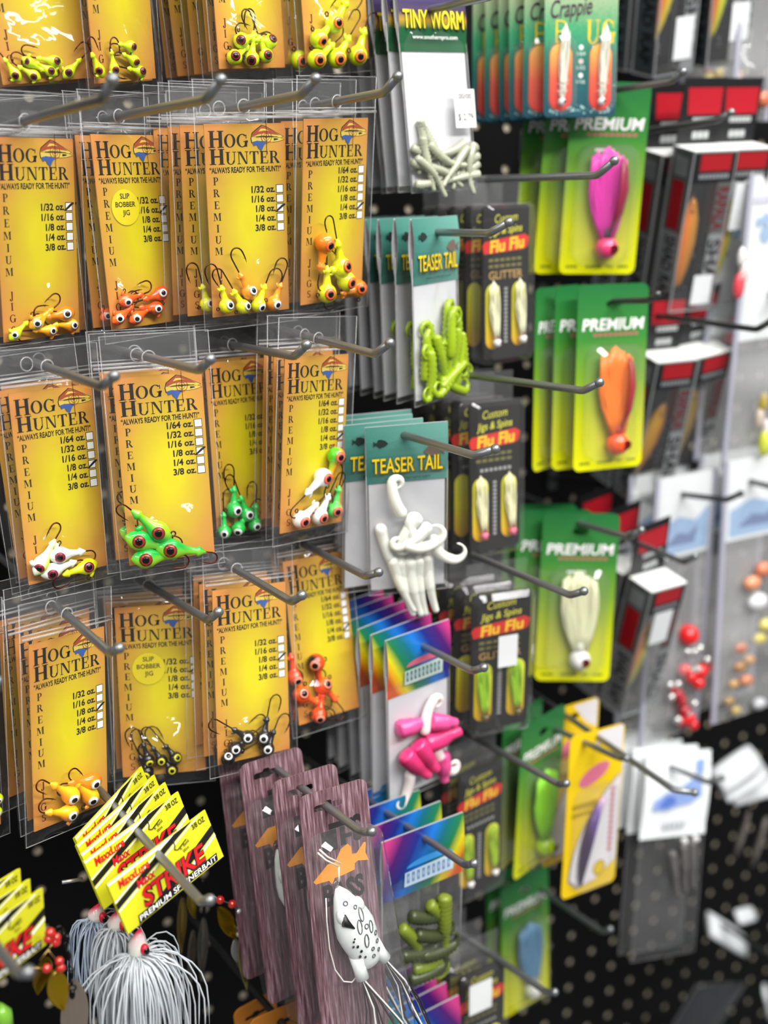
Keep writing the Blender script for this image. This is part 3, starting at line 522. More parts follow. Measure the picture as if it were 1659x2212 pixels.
# packets hanging behind: key, distance back, yaw, roll, sideways, jigs shown
BEH = {'R1c1': [(.02, 4, 1, .004)], 'R1c2': [(.022, -6, -1, .0)], 'R1c3': [(.016, 5, -1, -.002), (.034, 7, -2, -.006), (.05, 3, -2.5, -.012), (.066, 8, -2, -.012)], 'R1c4': [(.016, -4, 1, -.006), (.034, 3, -1, -.004)],
       'R2c1': [(.018, -8, -1, .004), (.036, -3, 0, .006)], 'R2c2': [(.018, 2, 1, -.0035), (.036, 5, 0, .004)], 'R2c3': [(.018, 3, .5, -.008), (.034, 9, 1, -.010), (.05, 6, 1.5, -.012), (.064, -3, 1, .012)], 'R2c4': [(.02, -3, 0, -.004), (.036, 2, 0, -.004)],
       'R3c1': [(.018, 2, -2.5, -.007), (.035, -3, -1, .006)], 'R3c2': [(.016, 3, 1, -.001), (.032, -4, 0, .004)], 'R3c3': [(.018, 2, 0, .003)], 'R3c4': [(.018, 4, -1.2, .0), (.034, -3, -.5, .004)],
       'R4c1': [(.018, 2, -2, -.004), (.036, -1, -2, .002), (.054, 4, -1, -.004)], 'R4c2': [(.018, 8, 1, .001), (.034, 12, 0, .004)], 'R4c3': [(.016, 1, .5, -.002), (.032, -3, 1, .002)], 'R4c4': [(.02, -3, 0, .002)]}
BJ = {('R1c4', 0): [0, 2], ('R3c1', 0): [0], ('R3c2', 0): [1, 0], ('R4c1', 0): [3], ('R4c1', 1): [0], ('R2c1', 0): [4], ('R1c3', 0): [1], ('R1c3', 1): [0], ('R2c3', 0): [0], ('R2c2', 0): [1], ('R3c4', 0): [0], ('R4c3', 0): [4], ('R1c1', 0): [5]}
for k, lst in BEH.items():
    for i, (d, yw, rl, dx) in enumerate(lst):
        M = back(k, d, yw, rl, dx)
        wh = ['right behind', 'second back behind', 'third back behind', 'fourth back behind'][i]
        copy_tree(HOGOBJ[k], M, f"orange card jig packet {wh} the {nm(k)}")
        for j in BJ.get((k, i), []):
            ty, rows, cs, ring = JIGDEF[k]; x, z, a, r, ex, ez = rows[j]; c = cs[j % len(cs)]
            put_jig(M, ty, x*.8, z, a, r, ex, ez, c, ring, f"{CN[c]} jig {wh} the {nm(k)}{', '+ORD[BJ[(k, i)].index(j)] if len(BJ[(k, i)]) > 1 else ''}", 'jigs in packets further back')
# slivers at the left edge of the fourth row
MS = Matrix.Translation((-.0665, .004, .004)) @ PM('R4c1')
copy_tree(HOGOBJ['R4c1'], MS, 'bag edge of a jig packet cut off by the left edge, fourth row')
for (x, z), s_ in zip(((.0235, -.098), (.0225, -.106)), ('upper', 'lower')): put_jig(MS, 'b', x, z, 200, 3.6, .3, -.6, 'lime', 'f4f2ee', f"{s_} lime jig at the cut-off packet on the left edge", 'jigs in the left edge packet')
H = HOOK['R3c1']; HOOK['edge3'] = tuple(tuple(Vector(q)+Vector((dx_, 0, dz_))) for q, dx_, dz_ in zip(H, (-.0712,)*4, (-.0015,)*4))
H = HOOK['R4c1']; HOOK['edge4'] = tuple(tuple(Vector(q)+Vector((-.0655, 0, -.0035))) for q in H)
HN = {'strike': 'the middle yellow lure cards', 'strikeL': 'the yellow lure cards cut by the left edge', 'frog': 'the frog lure pack', 'teaserG': 'the green curl tail bags', 'teaserW': 'the white curl tail bags', 'pink': 'the pink grub bags', 'rainbow': 'the rainbow header bag of olive grubs',
      'F1': 'the topmost black feather jig packs', 'F2': 'the black packs with pink-headed jigs', 'F3': 'the black pack with a white price tag over red', 'F4': 'the black pack of lime jigs beside rainbow card', 'F5': 'the lowest black feather jig pack', 'P1': 'the magenta feather jig pack', 'P2': 'the orange feather jig pack', 'P3': 'the white feather jig pack',
      'P4': 'the lime feather jig pack', 'P5': 'the blue feather jig pack', 'Y': 'the yellow purple-worm pack', 'B': 'the white and blue header bag', 'S2': 'the boxed lures with orange minnow', 'S3a': 'the pair of boxed golden minnows', 'S4': 'the lowest boxed lure', 'C9e': 'the white-topped bag with red beads', 'C9f': 'the white-topped bag at the right edge', 'tiny': 'the pale worm bag', 'edge3': 'nothing seen, ball tip at left edge, third row', 'edge4': 'nothing seen, ball tip at left edge, fourth row'}
for k in HOOK:
    s_ = HN.get(k) or 'the '+nm(k)
    lab = f"steel peg hook carrying {s_}" if 'nothing' not in s_ else 'round steel peg tip at the left edge, '+s_.split(', ')[-1]
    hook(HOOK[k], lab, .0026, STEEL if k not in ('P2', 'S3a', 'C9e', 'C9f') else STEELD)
# ------------------------------------------------------------ soft baits
def worm_mesh(name, m, L, r, curl=0., ribs=0, bend=0., seed=0, blunt=True, mid=False):
    """grub lying along -z from its head: ribbed body, thin curled tail"""
    b = MB(); rnd = random.Random(seed); pts = []; rr = []; n = 30; x = z = 0.; a = -90.
    for i in range(n+1):
        t = i/n
        pts.append((x, .0006*math.sin(9*t+seed), z)); body = 1-.35*t if t < .55 else (.8-.85*(t-.55)/.45 if curl else 1-.5*t)
        body = max(.16, body)*(1 if i > 1 or not blunt else (.55, .9)[i])
        rr.append(r*body*(1+(.16 if i % 2 else -.14)*(1 if ribs and t < .75 else 0)))
        st = L/n; x += st*math.cos(R(a)); z += st*math.sin(R(a)); a += bend/n+(curl/n*2.3 if t > .52 else 0)
    if mid: c_ = pts[n//2]; pts = [(a_[0]-c_[0], a_[1], a_[2]-c_[2]) for a_ in pts]
    rr[-1] *= .3; b.tube(pts, rr, 9, 0); return b.mesh(name, [m])
def soft(hexc, rough=.3, tr=0., sss=.0):
    k = ('soft', hexc, tr)
    if k in MATS: return MATS[k]
    m = bpy.data.materials.new('soft_'+hexc); m.use_nodes = True; bs = m.node_tree.nodes['Principled BSDF']
    bs.inputs['Base Color'].default_value = lin(hexc); bs.inputs['Roughness'].default_value = rough; bs.inputs['Coat Weight'].default_value = .4
    bs.inputs['Subsurface Weight'].default_value = sss; bs.inputs['Subsurface Radius'].default_value = (.004, .004, .002); bs.inputs['Transmission Weight'].default_value = tr
    MATS[k] = m; return m
def put_worms(Mp, name, meshes, spots, labels, cat, group):
    for i, (x, y, z, a, me) in enumerate(spots):
        o = bpy.data.objects.new(name, meshes[me]); COL.objects.link(o); o.matrix_world = Mp @ Matrix.Translation((x, y, z)) @ Matrix.Rotation(-R(a), 4, 'Y')
        tag(o, labels[i] if isinstance(labels, list) else labels, cat, group)
CFILM = film('clear_pack_film', .03, .9, .06, .25, 30); CRISP = film('clear_rigid_plastic', .03, 1.1, .05, .06, 20)
WBACK = mat('d4d4d8', .5); PAPERW = mat('e2e4e4', .6)
def fold_header(b, w, z0, z1, mi, side, gap=.0022):
    """printed card folded over the bag mouth: front and back leaves joined along the top, open at the sides"""
    n = 8; P = lambda s: [(s*gap*math.sin(math.pi*min(1, (i/n)*1.15))*.9+s*.0007, z0-(z0-z1)*i/n) for i in range(n+1)]
    for s, mm in ((-1, mi), (1, side)):
        q = P(s)
        for i in range(n):
            (y0, a), (y1, c) = q[i], q[i+1]
            b.add([(-w/2, y0, a), (w/2, y0, a), (w/2, y1, c), (-w/2, y1, c)], [(0, 1, 2, 3)], mm)
            b.add([(-w/2, y0-s*.0004, a), (w/2, y0-s*.0004, a), (w/2, y1-s*.0004, c), (-w/2, y1-s*.0004, c)], [(0, 1, 2, 3)], side)
    return -gap*.95-.0008
def baitbag(key, label, cat, group, w, h, zh, headmats, printer, top=0., white=True, hl=None, bulge=.008, zb=None, wback=None):
    """header card over a clear bag with a white backing sheet"""
    M = PM(key); t = thing('bait_bag', label, cat, M, group)
    b = MB(); yp = fold_header(b, w+.001, top, zh, 0, 1); o = b.obj('header_card', [headmats[0], WBACK], t)
    p = MB(); printer(p, w, top, zh, yp); p.obj('header_print', headmats[1:], t)
    if white:
        b = MB(); b.box(-w/2+.001, w/2-.0012, -.0002, .0003, -h+.004, zh+.01); b.obj('backing_sheet', WBACK, t)
    bag_mesh(w+.002, zh+.018, -h, hash(len(key))+len(label), zh+.2, bulge, (-h+.03) if zb is None else zb, False, None, yb=.0014).obj('bag', [CFILM, CFILM, film('seam_'+key, .35, 1, .15, .2, 60)], t)
    if hl is not None:
        pass
    return t, M
def pan_fish(b, cx, cz, s, y, mi, d=1):
    b.flat([(cx+d*a*s, cz+c*s) for a, c in [(-1, 0), (-.6, .42), (-.1, .62), (.35, .6), (.45, .25), (.62, .12), (1, .42), (.92, 0), (1, -.4), (.62, -.12), (.3, -.4), (.1, -.62), (-.15, -.48), (-.6, -.35)]], y, mi)
DG = mat('1c2a28', .6); YEL = mat('f0d020', .5); 
def teaser_print(b, w, z0, z1, y):
    H = z0-z1
    pan_fish(b, -w*.33, z0-.28*H, .0052, y-.0002, 0, -1); pan_fish(b, w*.33, z0-.47*H, .0075, y-.0002, 2, 1)
    zt = z1+.21*H
    b.text('TEASER TAIL', .0004, zt-.0005, .0105, y-.0002, 3, 'c', wd=w*.9, off=.035); b.text('TEASER TAIL', 0, zt, .0105, y-.0003, 1, 'c', wd=w*.88, off=.012)
    b.text('www.southernpro.com', 0, z1+.075*H, .0022, y-.0002, 0, 'c', wd=w*.56)
teal = grad('teal_header_print', 6, 4, .62, [(0, '245a50'), (.5, '3a7a6e'), (1, '6fa598')], .35, noise=.25)
TPR = [teal, DG, YEL, mat('6a5a50', .6), mat('5a4a10', .6)]
def behind(t, key, n, d0, step, label, wob=3, dxs=None, roll=0, yaws=None):
    for i in range(n):
        yw = yaws[i] if yaws else wob*math.sin(2.1*i+1); M = back(key, d0+step*i, yw, roll+.8*math.cos(1.7*i), dxs[i] if dxs else 0)
        copy_tree(t, M, label.replace('#', ['first', 'second', 'third', 'fourth', 'fifth', 'sixth'][i]))
# green curl tails
t, M = baitbag('teaserG', 'bag of chartreuse curl tail grubs under a teal header, front one of its row', 'bait bag', 'green curl tail bags', .056, .130, -.045, TPR, teaser_print)
GRN = soft('bcdc28', .18, .4); G = [worm_mesh('curl_tail_grub', GRN, .056, .0038, 290*s, 1, 18*s, i) for i, s in enumerate((1, -1, 1, -1))]
rnd = random.Random(4)
sp = [(-.013, -.004, -.106, 178, 0), (.006, -.005, -.094, 182, 1), (-.006, -.0075, -.118, 174, 1), (.016, -.0065, -.112, 184, 0), (.001, -.009, -.122, 176, 0), (-.017, -.007, -.122, 176, 2), (.019, -.004, -.124, 186, 3), (.010, -.010, -.120, 160, 2), (-.006, -.0045, -.082, 6, 3), (.006, -.007, -.076, -8, 2), (.014, -.009, -.078, -4, 3), (-.013, -.0095, -.080, 12, 2), (-.010, -.011, -.112, 60, 0), (.012, -.012, -.104, -50, 1), (-.021, -.005, -.112, 182, 1), (.022, -.005, -.104, 178, 0), (-.020, -.0085, -.090, 4, 3), (.021, -.0085, -.082, 2, 2), (.0, -.0125, -.098, 178, 3), (-.012, -.0125, -.118, 120, 1)]
GL_ = [f"chartreuse grub {q}, in the front green bag" for q in ('tail looping highest on the left', 'tail looping highest on the right', 'lower middle left', 'lower right side', 'bottom centre', 'bottom left corner', 'bottom right corner', 'slanting across the lower right', 'head up at the centre', 'head up right of centre', 'head up near the right edge', 'head up near the left edge', 'lying across the lower left', 'lying across the right middle', 'tail up at the far left edge', 'tail up at the far right edge', 'head up at the far left edge', 'head up at the far right edge', 'on top in the middle', 'on top slanting at the bottom left')]
def add_g(Mx, s, labs, grp): put_worms(Mx, 'curl_tail_grub', G, s, labs, 'soft bait', grp)
add_g(M, sp, GL_, 'grubs in the front green bag')
behind(t, 'teaserG', 5, .02, .0165, 'bag of chartreuse grubs, # one behind the front teal header bag', 3, [-.001, -.002, .0, -.001, 0])
for i in (0, 1): add_g(back('teaserG', .02+.0165*i, 3*math.sin(2.1*i+1), .8*math.cos(1.7*i), -.001-.001*i), [(-.012, -.006, -.108, 178, 0), (-.014, -.007, -.122, 172, 1), (.002, -.008, -.12, 182, 0)], [f"chartreuse grub {q} in the {ORD[i]} green bag behind the front" for q in ('tail up', 'at the lower left', 'at the bottom middle')], 'grubs in green bags further back')
# white curl tails
t, M = baitbag('teaserW', 'bag of white curl tail grubs under a teal header, front one of its pair', 'bait bag', 'white curl tail bags', .056, .130, -.042, TPR, teaser_print)
WS = soft('f3f4e8', .3, 0, .15); Wm = [worm_mesh('curl_tail_grub', WS, .05, .0046, c, 0, bd, i) for i, (c, bd) in enumerate(((0, 20), (300, 60), (-320, -70), (120, 150)))]
sp = [(-.020, -.004, -.072, 8, 0), (-.012, -.0055, -.098, 10, 0), (-.006, -.0045, -.100, 2, 0), (.001, -.0055, -.100, 0, 0), (.008, -.0045, -.100, -4, 0), (.014, -.0055, -.098, -2, 0), (.008, -.008, -.066, -50, 1), (.014, -.010, -.072, -36, 2), (.010, -.0085, -.094, -140, 2), (-.004, -.011, -.084, 50, 3), (.018, -.008, -.082, -6, 3), (-.004, -.008, -.065, 215, 2)]
put_worms(M, 'curl_tail_grub', Wm, sp, [f"white soft grub, {q} in the front white bag" for q in ('pointing down along the left edge', 'first from left in the bottom row', 'second from left in the bottom row', 'third from left in the bottom row', 'fourth from left in the bottom row', 'fifth from left in the bottom row', 'slanting down from upper right', 'slanting beside it on the right', 'looping left of centre', 'forming the big ring at centre', 'along the right edge', 'arching at the top')], 'soft bait', 'grubs in the front white bag')
behind(t, 'teaserW', 3, .016, .016, 'bag of white grubs, # one behind the front white grub bag', 3, [-.008, -.006, .004], 0, [9, 6, 2])
# pale worms
goldband = grad('purple_gold_green_header_print', 0, 22.2, 0, [(.0, '1c5a34'), (.33, '1f5a36'), (.45, 'b89030'), (.56, '4a3a50'), (.7, '3a2c58'), (1, '2e2450')], .3)
def tiny_print(b, w, z0, z1, y):
    b.text('TINY WORM', .0004, z1+.0145, .0115, y-.0002, 0, 'c', wd=w*.93, off=.035); b.text('TINY WORM', 0, z1+.015, .0115, y-.0003, 1, 'c', wd=w*.91, off=.012)
    b.text('www.southernpro.com', 0, z1+.008, .0026, y-.0002, 2, 'c', wd=w*.68, off=.01)
t, M = baitbag('tiny', 'bag of pale worms with a price sticker, front one under the purple header', 'bait bag', 'pale worm bags', .060, .094, 0, [goldband, mat('20140c', .6), mat('f4e018', .5), WHT], tiny_print, top=.043)
b = MB(); b.box(.0085, .0275, -.0086, -.0083, -.052, -.026, 0); b.text('00/00', .0185, -.0325, .0036, -.0088, 1, 'c', wd=.0125, off=.01); b.text('$ 2.79', .018, -.047, .0046, -.0088, 1, 'c', wd=.0145, off=.01); tag(b.obj('price_sticker', [mat('f4f4f2', .5), mat('4a4a52', .6)], None, M), 'white 2.79 price sticker on the bag of pale worms', 'price sticker')
PW = soft('e6eacc', .22, .5, .0); Pm = [worm_mesh('pale_worm', PW, .038, .0033, 0, 1, bd, i, mid=True) for i, bd in enumerate((10, -40, 60))]
sp = [(-.020, -.004, -.064, 10, 1), (-.012, -.005, -.062, 25, 0), (-.012, -.004, -.070, 55, 2), (-.014, -.006, -.078, 75, 0), (.002, -.005, -.068, -60, 1), (.012, -.006, -.072, -70, 0), (.014, -.005, -.079, -80, 2), (-.004, -.007, -.082, 84, 1), (.010, -.007, -.086, -88, 0), (-.012, -.0055, -.087, 80, 2), (.014, -.004, -.083, -60, 1), (-.004, -.0095, -.074, 35, 2), (-.020, -.008, -.076, 5, 0), (.004, -.009, -.078, -50, 0), (-.016, -.0085, -.083, 60, 1), (.018, -.008, -.080, -35, 2)]
put_worms(M, 'pale_worm', Pm, sp, [f"translucent pale worm, {q} heap in the worm bag" for q in ('top left of the', 'upper left of the', 'left side of the', 'far left edge of the', 'upper middle of the', 'upper right of the', 'right edge of the', 'lower middle of the', 'lower right of the', 'bottom left of the', 'bottom right of the', 'slanting across the centre of the', 'upright on the left of the', 'lying over the middle of the', 'slanting at lower left of the', 'steep one at right of the')], 'soft bait', 'worms in the pale worm bag')
behind(t, 'tiny', 5, .016, .0165, 'worm bag seen edge-on, # one behind the front purple header bag', 3, [-.006, -.008, -.003, -.002, 0], .5, [18, 22, 25, 24, 26])
# rainbow headers
stops = [(0, 'c8501a'), (.07, 'e8a810'), (.14, 'dcd018'), (.25, '1c7a44'), (.4, '146a78'), (.53, '1a74d0'), (.68, '1c2a80'), (.85, '4a1868'), (1, 'c83a80')]
rainA = grad('rainbow_print', 14, 8, .65, stops, .3); rainB = grad('rainbow_print_flipped', -12, 7, .66, stops, .3)
def rain_print(b, w, z0, z1, y):
    H = z0-z1; sl = .12
    q = [(-w*.26, z1+.17*H), (w*.36, z1+.17*H), (w*.37, z1+.44*H), (-w*.25, z1+.40*H)]; b.flat(q, y-.0002, 0)
    for i in range(9):
        x = -w*.23+i*w*.064; b.flat(rc(x, z1+.22*H, x+w*.036, z1+.38*H), y-.0003, 1)
        b.flat(rc(x+w*.012, z1+.27*H, x+w*.024, z1+.33*H), y-.0004, 0)
    b.flat(arc(w*.06, z1+.44*H, w*.3, H*.13, 10, 170, 12), y-.0002, 2)
t, M = baitbag('pink', 'bag of pink and white grubs under a rainbow header, front one of its row', 'bait bag', 'pink grub bags', .058, .135, -.047, [rainA, mat('b8c8c0', .5), mat('3a6a70', .5), mat('c8607a', .5)], rain_print)
PK = soft('f0589a', .3, 0, .15); PWt = soft('f8ece8', .3, 0, .15); PD = soft('e83878', .3)
Km = [worm_mesh('pink_grub', PK, .026, .0066, 0, 1, 0, 1, mid=True), worm_mesh('pink_grub', PD, .034, .0072, 0, 1, 10, 2, mid=True), worm_mesh('pink_grub', PWt, .062, .005, 330, 0, 60, 3), worm_mesh('pink_grub', PWt, .05, .0044, -300, 0, -80, 4)]
sp = [(-.010, -.006, -.072, 86, 0), (.000, -.007, -.082, 180, 3), (.018, -.009, -.078, 70, 0), (.016, -.010, -.090, 84, 1), (-.010, -.010, -.104, 35, 1), (-.001, -.011, -.100, 28, 1), (.010, -.007, -.094, 12, 2), (-.014, -.006, -.108, 8, 3), (.018, -.0075, -.118, 8, 0)]
put_worms(M, 'pink_grub', Km, sp, [f"{c} soft grub, {q} in the front pink bag" for c, q in (('pink', 'lying flat at upper left'), ('white', 'looping at top centre'), ('pink', 'blunt end at upper right'), ('deep pink', 'lying across the middle'), ('deep pink', 'fat ribbed one at lower left'), ('deep pink', 'ribbed one beside the middle'), ('white', 'curled ring at lower right'), ('white', 'tail at bottom left'), ('pink', 'hanging at bottom right'))], 'soft bait', 'grubs in the front pink bag')
behind(t, 'pink', 5, .017, .017, 'pink grub bag with rainbow header, # one behind the front pink bag', 2, [-.003, -.004, -.003, -.002, 0], 0, [4, 6, 3, 5, 4])
OL = soft('7e8e24', .4, .1, .0); OD = soft('3e4624', .45, .1, .0)
Om = [worm_mesh('olive_grub', OL, .054, .0056, 0, 1, 14, 1, mid=True), worm_mesh('olive_grub', OD, .05, .005, 200, 1, 30, 2), worm_mesh('olive_grub', OL, .05, .005, -200, 1, -30, 3)]
t, M = baitbag('rainbow', 'clear bag of olive grubs under a blue and purple rainbow header', 'bait bag', 'rainbow header bags of olive grubs', .068, .135, -.05, [rainB, mat('c2d4e4', .5), mat('6a90b8', .5), mat('3a98e0', .5)], rain_print, white=False)
sp = [(.014, -.008, -.085, -4, 0), (-.014, -.005, -.066, 60, 1), (-.022, -.005, -.072, 40, 2), (-.010, -.007, -.082, 60, 1), (-.022, -.006, -.096, 70, 1), (-.006, -.008, -.102, 76, 1), (-.012, -.006, -.112, 84, 2), (.002, -.005, -.062, 40, 2), (-.016, -.008, -.118, 80, 1)]
put_worms(M, 'olive_grub', Om, sp, [f"{c} soft grub, {q} in the olive grub bag" for c, q in (('lime', 'standing upright at right'), ('dark olive', 'slanting at upper left'), ('lime', 'curled at the left edge'), ('dark olive', 'slanting across the middle'), ('dark olive', 'lying at lower left'), ('dark olive', 'lying at lower middle'), ('lime', 'lying near the bottom'), ('lime', 'behind the upper middle'), ('dark olive', 'lowest one'))], 'soft bait', 'grubs in the olive bag')
behind(t, 'rainbow', 3, .022, .024, 'rainbow header bag, # one behind the front olive grub bag', 3, [-.002, -.004, 0])
HOOK['rainlow'] = tuple(tuple(PM('rainlow') @ Vector((0, yy, zz))) for yy, zz in ((.29, -.012), (0, -.012), (-.04, -.011), (-.05, -.004)))
hook(HOOK['rainlow'][:1]+HOOK['rainlow'][1:], 'steel peg hook carrying the lowest rainbow header bags')
t, M = baitbag('rainlow', 'lowest rainbow header bag, frontmost, cut by the bottom edge', 'bait bag', 'lowest rainbow header bags', .064, .135, -.05, [rainA, mat('b8c8c0', .5), mat('3a6a70', .5), mat('c8607a', .5)], rain_print)
behind(t, 'rainlow', 3, .016, .016, 'lowest rainbow header bag, # one behind the frontmost', 2)
# ------------------------------------------------------------ clamshell feather-jig packs
def feather_mesh(name, m, L, w0, seed=0, y=.0018):
    b = MB(); rnd = random.Random(seed)
    for i in range(16):
        u = (i/15-.5)*2; p = []; rr = []
        for j in range(6):
            s = j/5; p.append((u*w0*(.12+.88*math.sin(math.pi*min(1, s*.62+.05)))+.0004*rnd.uniform(-1, 1), rnd.uniform(-y, y)*.8*math.sin(2.6*s), L*s*(1-.12*abs(u)+.05*rnd.uniform(-1, 1)))); rr.append(w0*.2*(1-.55*s))
        b.tube(p, rr, 5, 0)
    return b.mesh(name, [m])
FEA = {}
def feather_jig(M, head, body, L, w0, r, label, group, collar='7a2018'):
    t = thing('feather_jig', label, 'fishing jig', M, group); k = (body, L, w0)
    if k not in FEA: FEA[k] = feather_mesh('feather', soft(body, .5), L, w0, 3)
    o = bpy.data.objects.new('feather', FEA[k]); COL.objects.link(o); o.parent = t; o.location = (0, 0, r*.9)
    b = MB(); b.ball((0, 0, 0), r, 10); b.obj('head', mat(head, .25, coat=.5), t)
    b = MB(); b.tube([(0, 0, r*.7), (0, 0, r*1.7)], [r*.5, r*.38], 8); b.obj('collar', mat(collar, .6), t)
    b = MB(); b.disc(r*.35, 0, r*.4, -r*.98, 0, 12); b.obj('eye', mat('5a0810', .3), t)
    b = MB(); b.tube([(0, .001, r), (0, .0015, L*.45)]+[(-.3*L*.5*math.sin(R(a))*.5, .0015, L*.45+.05*L*math.sin(R(a))) for a in (60, 120)], .0005, 5); b.obj('hook', BRONZE, t)
    return t
def shell_box(b, w, h, y0, y1, rd, z0=0., inset=.004, mi=0):
    """thermoformed clear box with rounded edges, open seams"""
    o = rrect(w, z0, -h, rd, 4); i_ = rrect(w-2*inset, z0-inset, -h+inset, max(.001, rd-inset*.5), 4); n = len(o)
    ym = y0+(y1-y0)*.25
    v = [(x, y1, z) for x, z in o]+[(x, ym, z) for x, z in o]+[(x, y0, z) for x, z in i_]
    f = [(k, (k+1) % n, n+(k+1) % n, n+k) for k in range(n)]+[(n+k, n+(k+1) % n, 2*n+(k+1) % n, 2*n+k) for k in range(n)]
    b.add(v, f, mi, False); b.add(v, [tuple(2*n+k for k in range(n)), tuple(range(n))], mi)
FB = mat('161412', .4); OLV = mat('a8a028', .55); OLD = mat('6f6a34', .6); RED = mat('d0241c', .5); FYE = mat('f4c818', .5); OVAL = grad('yellow_oval_print', 0, 20, 2.14, [(0, 'd8a008'), (.5, 'ecdc10'), (1, 'eae83a')], .4); TAN = mat('b08a4a', .6); GRY = mat('9a9a98', .6); YGR = mat('d6d03a', .55)
def flu_card(word, third):
    b = MB(); w, h = .050, .115; b.plate(rrect(w, 0, -h, .004), -.0004, .0004, None, 0); y = -.0005; Z = lambda v: -h*v; X = lambda u: (u-.5)*w
    b.text('Custom', X(.5), Z(.105), .0060, y, 5, 'c', wd=.024, shear=.2, rot=3); b.text('Jigs & Spins', X(.5), Z(.178), .0055, y, 5, 'c', wd=.034, shear=.2, rot=3, off=.01)
    b.flat([(X(.04), Z(.305)), (X(.0), Z(.25)), (X(.06), Z(.225)), (X(.9), Z(.19)), (X(1.0), Z(.215)), (X(.96), Z(.275)), (X(.86), Z(.29))], y-.0001, 3)
    b.text('Flu Flu', X(.52), Z(.288), .0086, y-.0002, 4, 'c', wd=.036, shear=.15, rot=4, off=.03)
    for k, z in enumerate((.345, .385)):
        for j in range(6): b.flat(rc(X(.14+.12*j), Z(z+.012), X(.23+.12*j), Z(z-.008)), y, 2)
    b.text(word, X(.5), Z(.47), .0058, y, 6 if third else 7, 'c', wd=.036, off=.02) if word else [b.flat(rc(X(.22+.09*j), Z(.462), X(.28+.09*j), Z(.44)), y, 7) for j in range(7)]
    for cx in (.22, .78): b.flat([(p[0]+X(cx), p[1]) for p in rrect(.0150, Z(.5), Z(.93), .0072, 6)], y-.0001, 8)
    for j in range(14): b.flat(rc(X(.47), Z(.53+.027*j), X(.535), Z(.548+.027*j)), y, 7)
    return b.obj('printed_card', [FB, OLV, OLD, RED, FYE, YGR, TAN, GRY, OVAL])
FLU = {'F1': ('GLITTER', 1, 'f2f2ee', 'e6e4c0', 'white headed', 'topmost'), 'F2': ('', 0, 'f06a88', 'e8e4b8', 'pink headed', 'second'), 'F3': ('GLITTER', 1, '5a5010', '9ccc18', 'lime feathered', 'third'), 'F4': ('', 0, 'f2f2ee', 'a8c81a', 'lime bodied', 'fourth'), 'F5': ('', 0, 'f2f2ee', 'd8d8a0', 'pale', 'lowest')}
for k, (word, th, hd, bd, nmx, pos) in FLU.items():
    M = PM(k); t = thing('feather_jig_pack', f"black clear-cased card pack with two {nmx} feather jigs, front, {pos} of its column", 'lure pack', M, 'black feather jig packs')
    flu_card(word, th).parent = t
    b = MB(); shell_box(b, .0535, .1185, -.009, .0095, .006, .0018); b.obj('clear_shell', CRISP, t)
    b = MB(); b.box(-.0255, .0255, .0085, .0095, -.002, .022, 0); b.obj('hang_tab', CRISP, t)
    if k in ('F3', 'F5'):
        b = MB(); b.box(-.006, .010, -.0098, -.0094, -.058, -.032) if k == 'F3' else b.box(-.021, .003, -.0098, -.0094, -.032, -.006); tag(b.obj('price_sticker', mat('e4e6e6', .55), None, M), f"white price sticker on the {pos} black feather jig pack", 'price sticker')
    for u, sd in ((-.014, 'left'), (.014, 'right')):
        feather_jig(M @ Matrix.Translation((u+.001, -.0048, -.102)) @ Matrix.Rotation(R(-4), 4, 'Y'), hd, bd, .044, .0048, .0034, f"{sd} {nmx} feather jig in the {pos} black card pack", 'feather jigs in black packs')
    nb = {'F1': 3, 'F2': 3, 'F3': 3, 'F4': 1, 'F5': 3}[k]
    behind(t, k, nb, .021, .0205, f"black feather jig pack, # one behind the {pos} front pack of its column", 1.5)
# two-jig bug cards
GSP = film('bubble_film', .04, 1.1, .06, .3, 40)
bugp = grad('green_bubble_print', 0, 9.5, 1.12, [(0, '1c4a5c'), (.35, '1f6a62'), (.6, '3f9a68'), (.85, 'a8b890'), (1, 'c8c8a0')], .35, noise=.22)
ovg = grad('orange_red_oval_print', 0, 20, 2.5, [(0, 'd8201c'), (.45, 'e8542c'), (.8, 'f4a040'), (1, 'f6c860')], .4)
def bug_card():
    b = MB(); w, h = .06, .13; b.plate(rrect(w, 0, -h, .004), -.0004, .0004, arc(0, -.010, .004, .004, 0, 360, 14)[:-1], 0); y = -.0005
    Z = lambda v: -h*v; rnd = random.Random(8)
    b.text('Crappie', -.026, -.060, .012, y-.0002, 1, 'l', wd=.034, shear=.25, rot=6, off=.01); b.serif('UG', .004, -.0775, .0170, y-.0001, 2, 'l', wd=.024); b.text('B', -.021, -.0775, .0170, y-.0001, 2, 'l', wd=.0105, off=-.02)
    for u in (-.0165, .0165):
        b.flat([(p[0]+u, p[1]) for p in rrect(.0190, -.0765, -.1258, .0092, 8)], y-.0001, 3); b.flat([(p[0]+u, p[1]) for p in rrect(.0180, -.0772, -.1250, .0088, 8)], y-.0002, 4)
    for i, s in enumerate(('1/64', '1/32', '1/16')):
        z = -.0800-.0100*i; b.disc(0, z, .0019, y-.0001, 5, 14); b.text(s, 0, z-.0058, .0026, y-.0001, 5, 'c', wd=.007)
    b.ring(.0, -.0900, .0009, .0015, y-.0002, 6, 14, .7)
    for i in range(46):
        x = rnd.uniform(-.028, .028); z = rnd.choice([Z(rnd.uniform(.925, .985)), Z(rnd.uniform(.55, .98))]) if abs(x) > .0265 else Z(rnd.uniform(.93, .985)); b.disc(x, z, rnd.uniform(.0004, .0013), y-.0001, 7, 8)
    return b.obj('printed_card', [bugp, mat('3a1630', .5), mat('d8c020', .5), mat('8a3018', .5), ovg, mat('dfe6e0', .5), mat('c01818', .5), mat('8fb8b4', .5)])
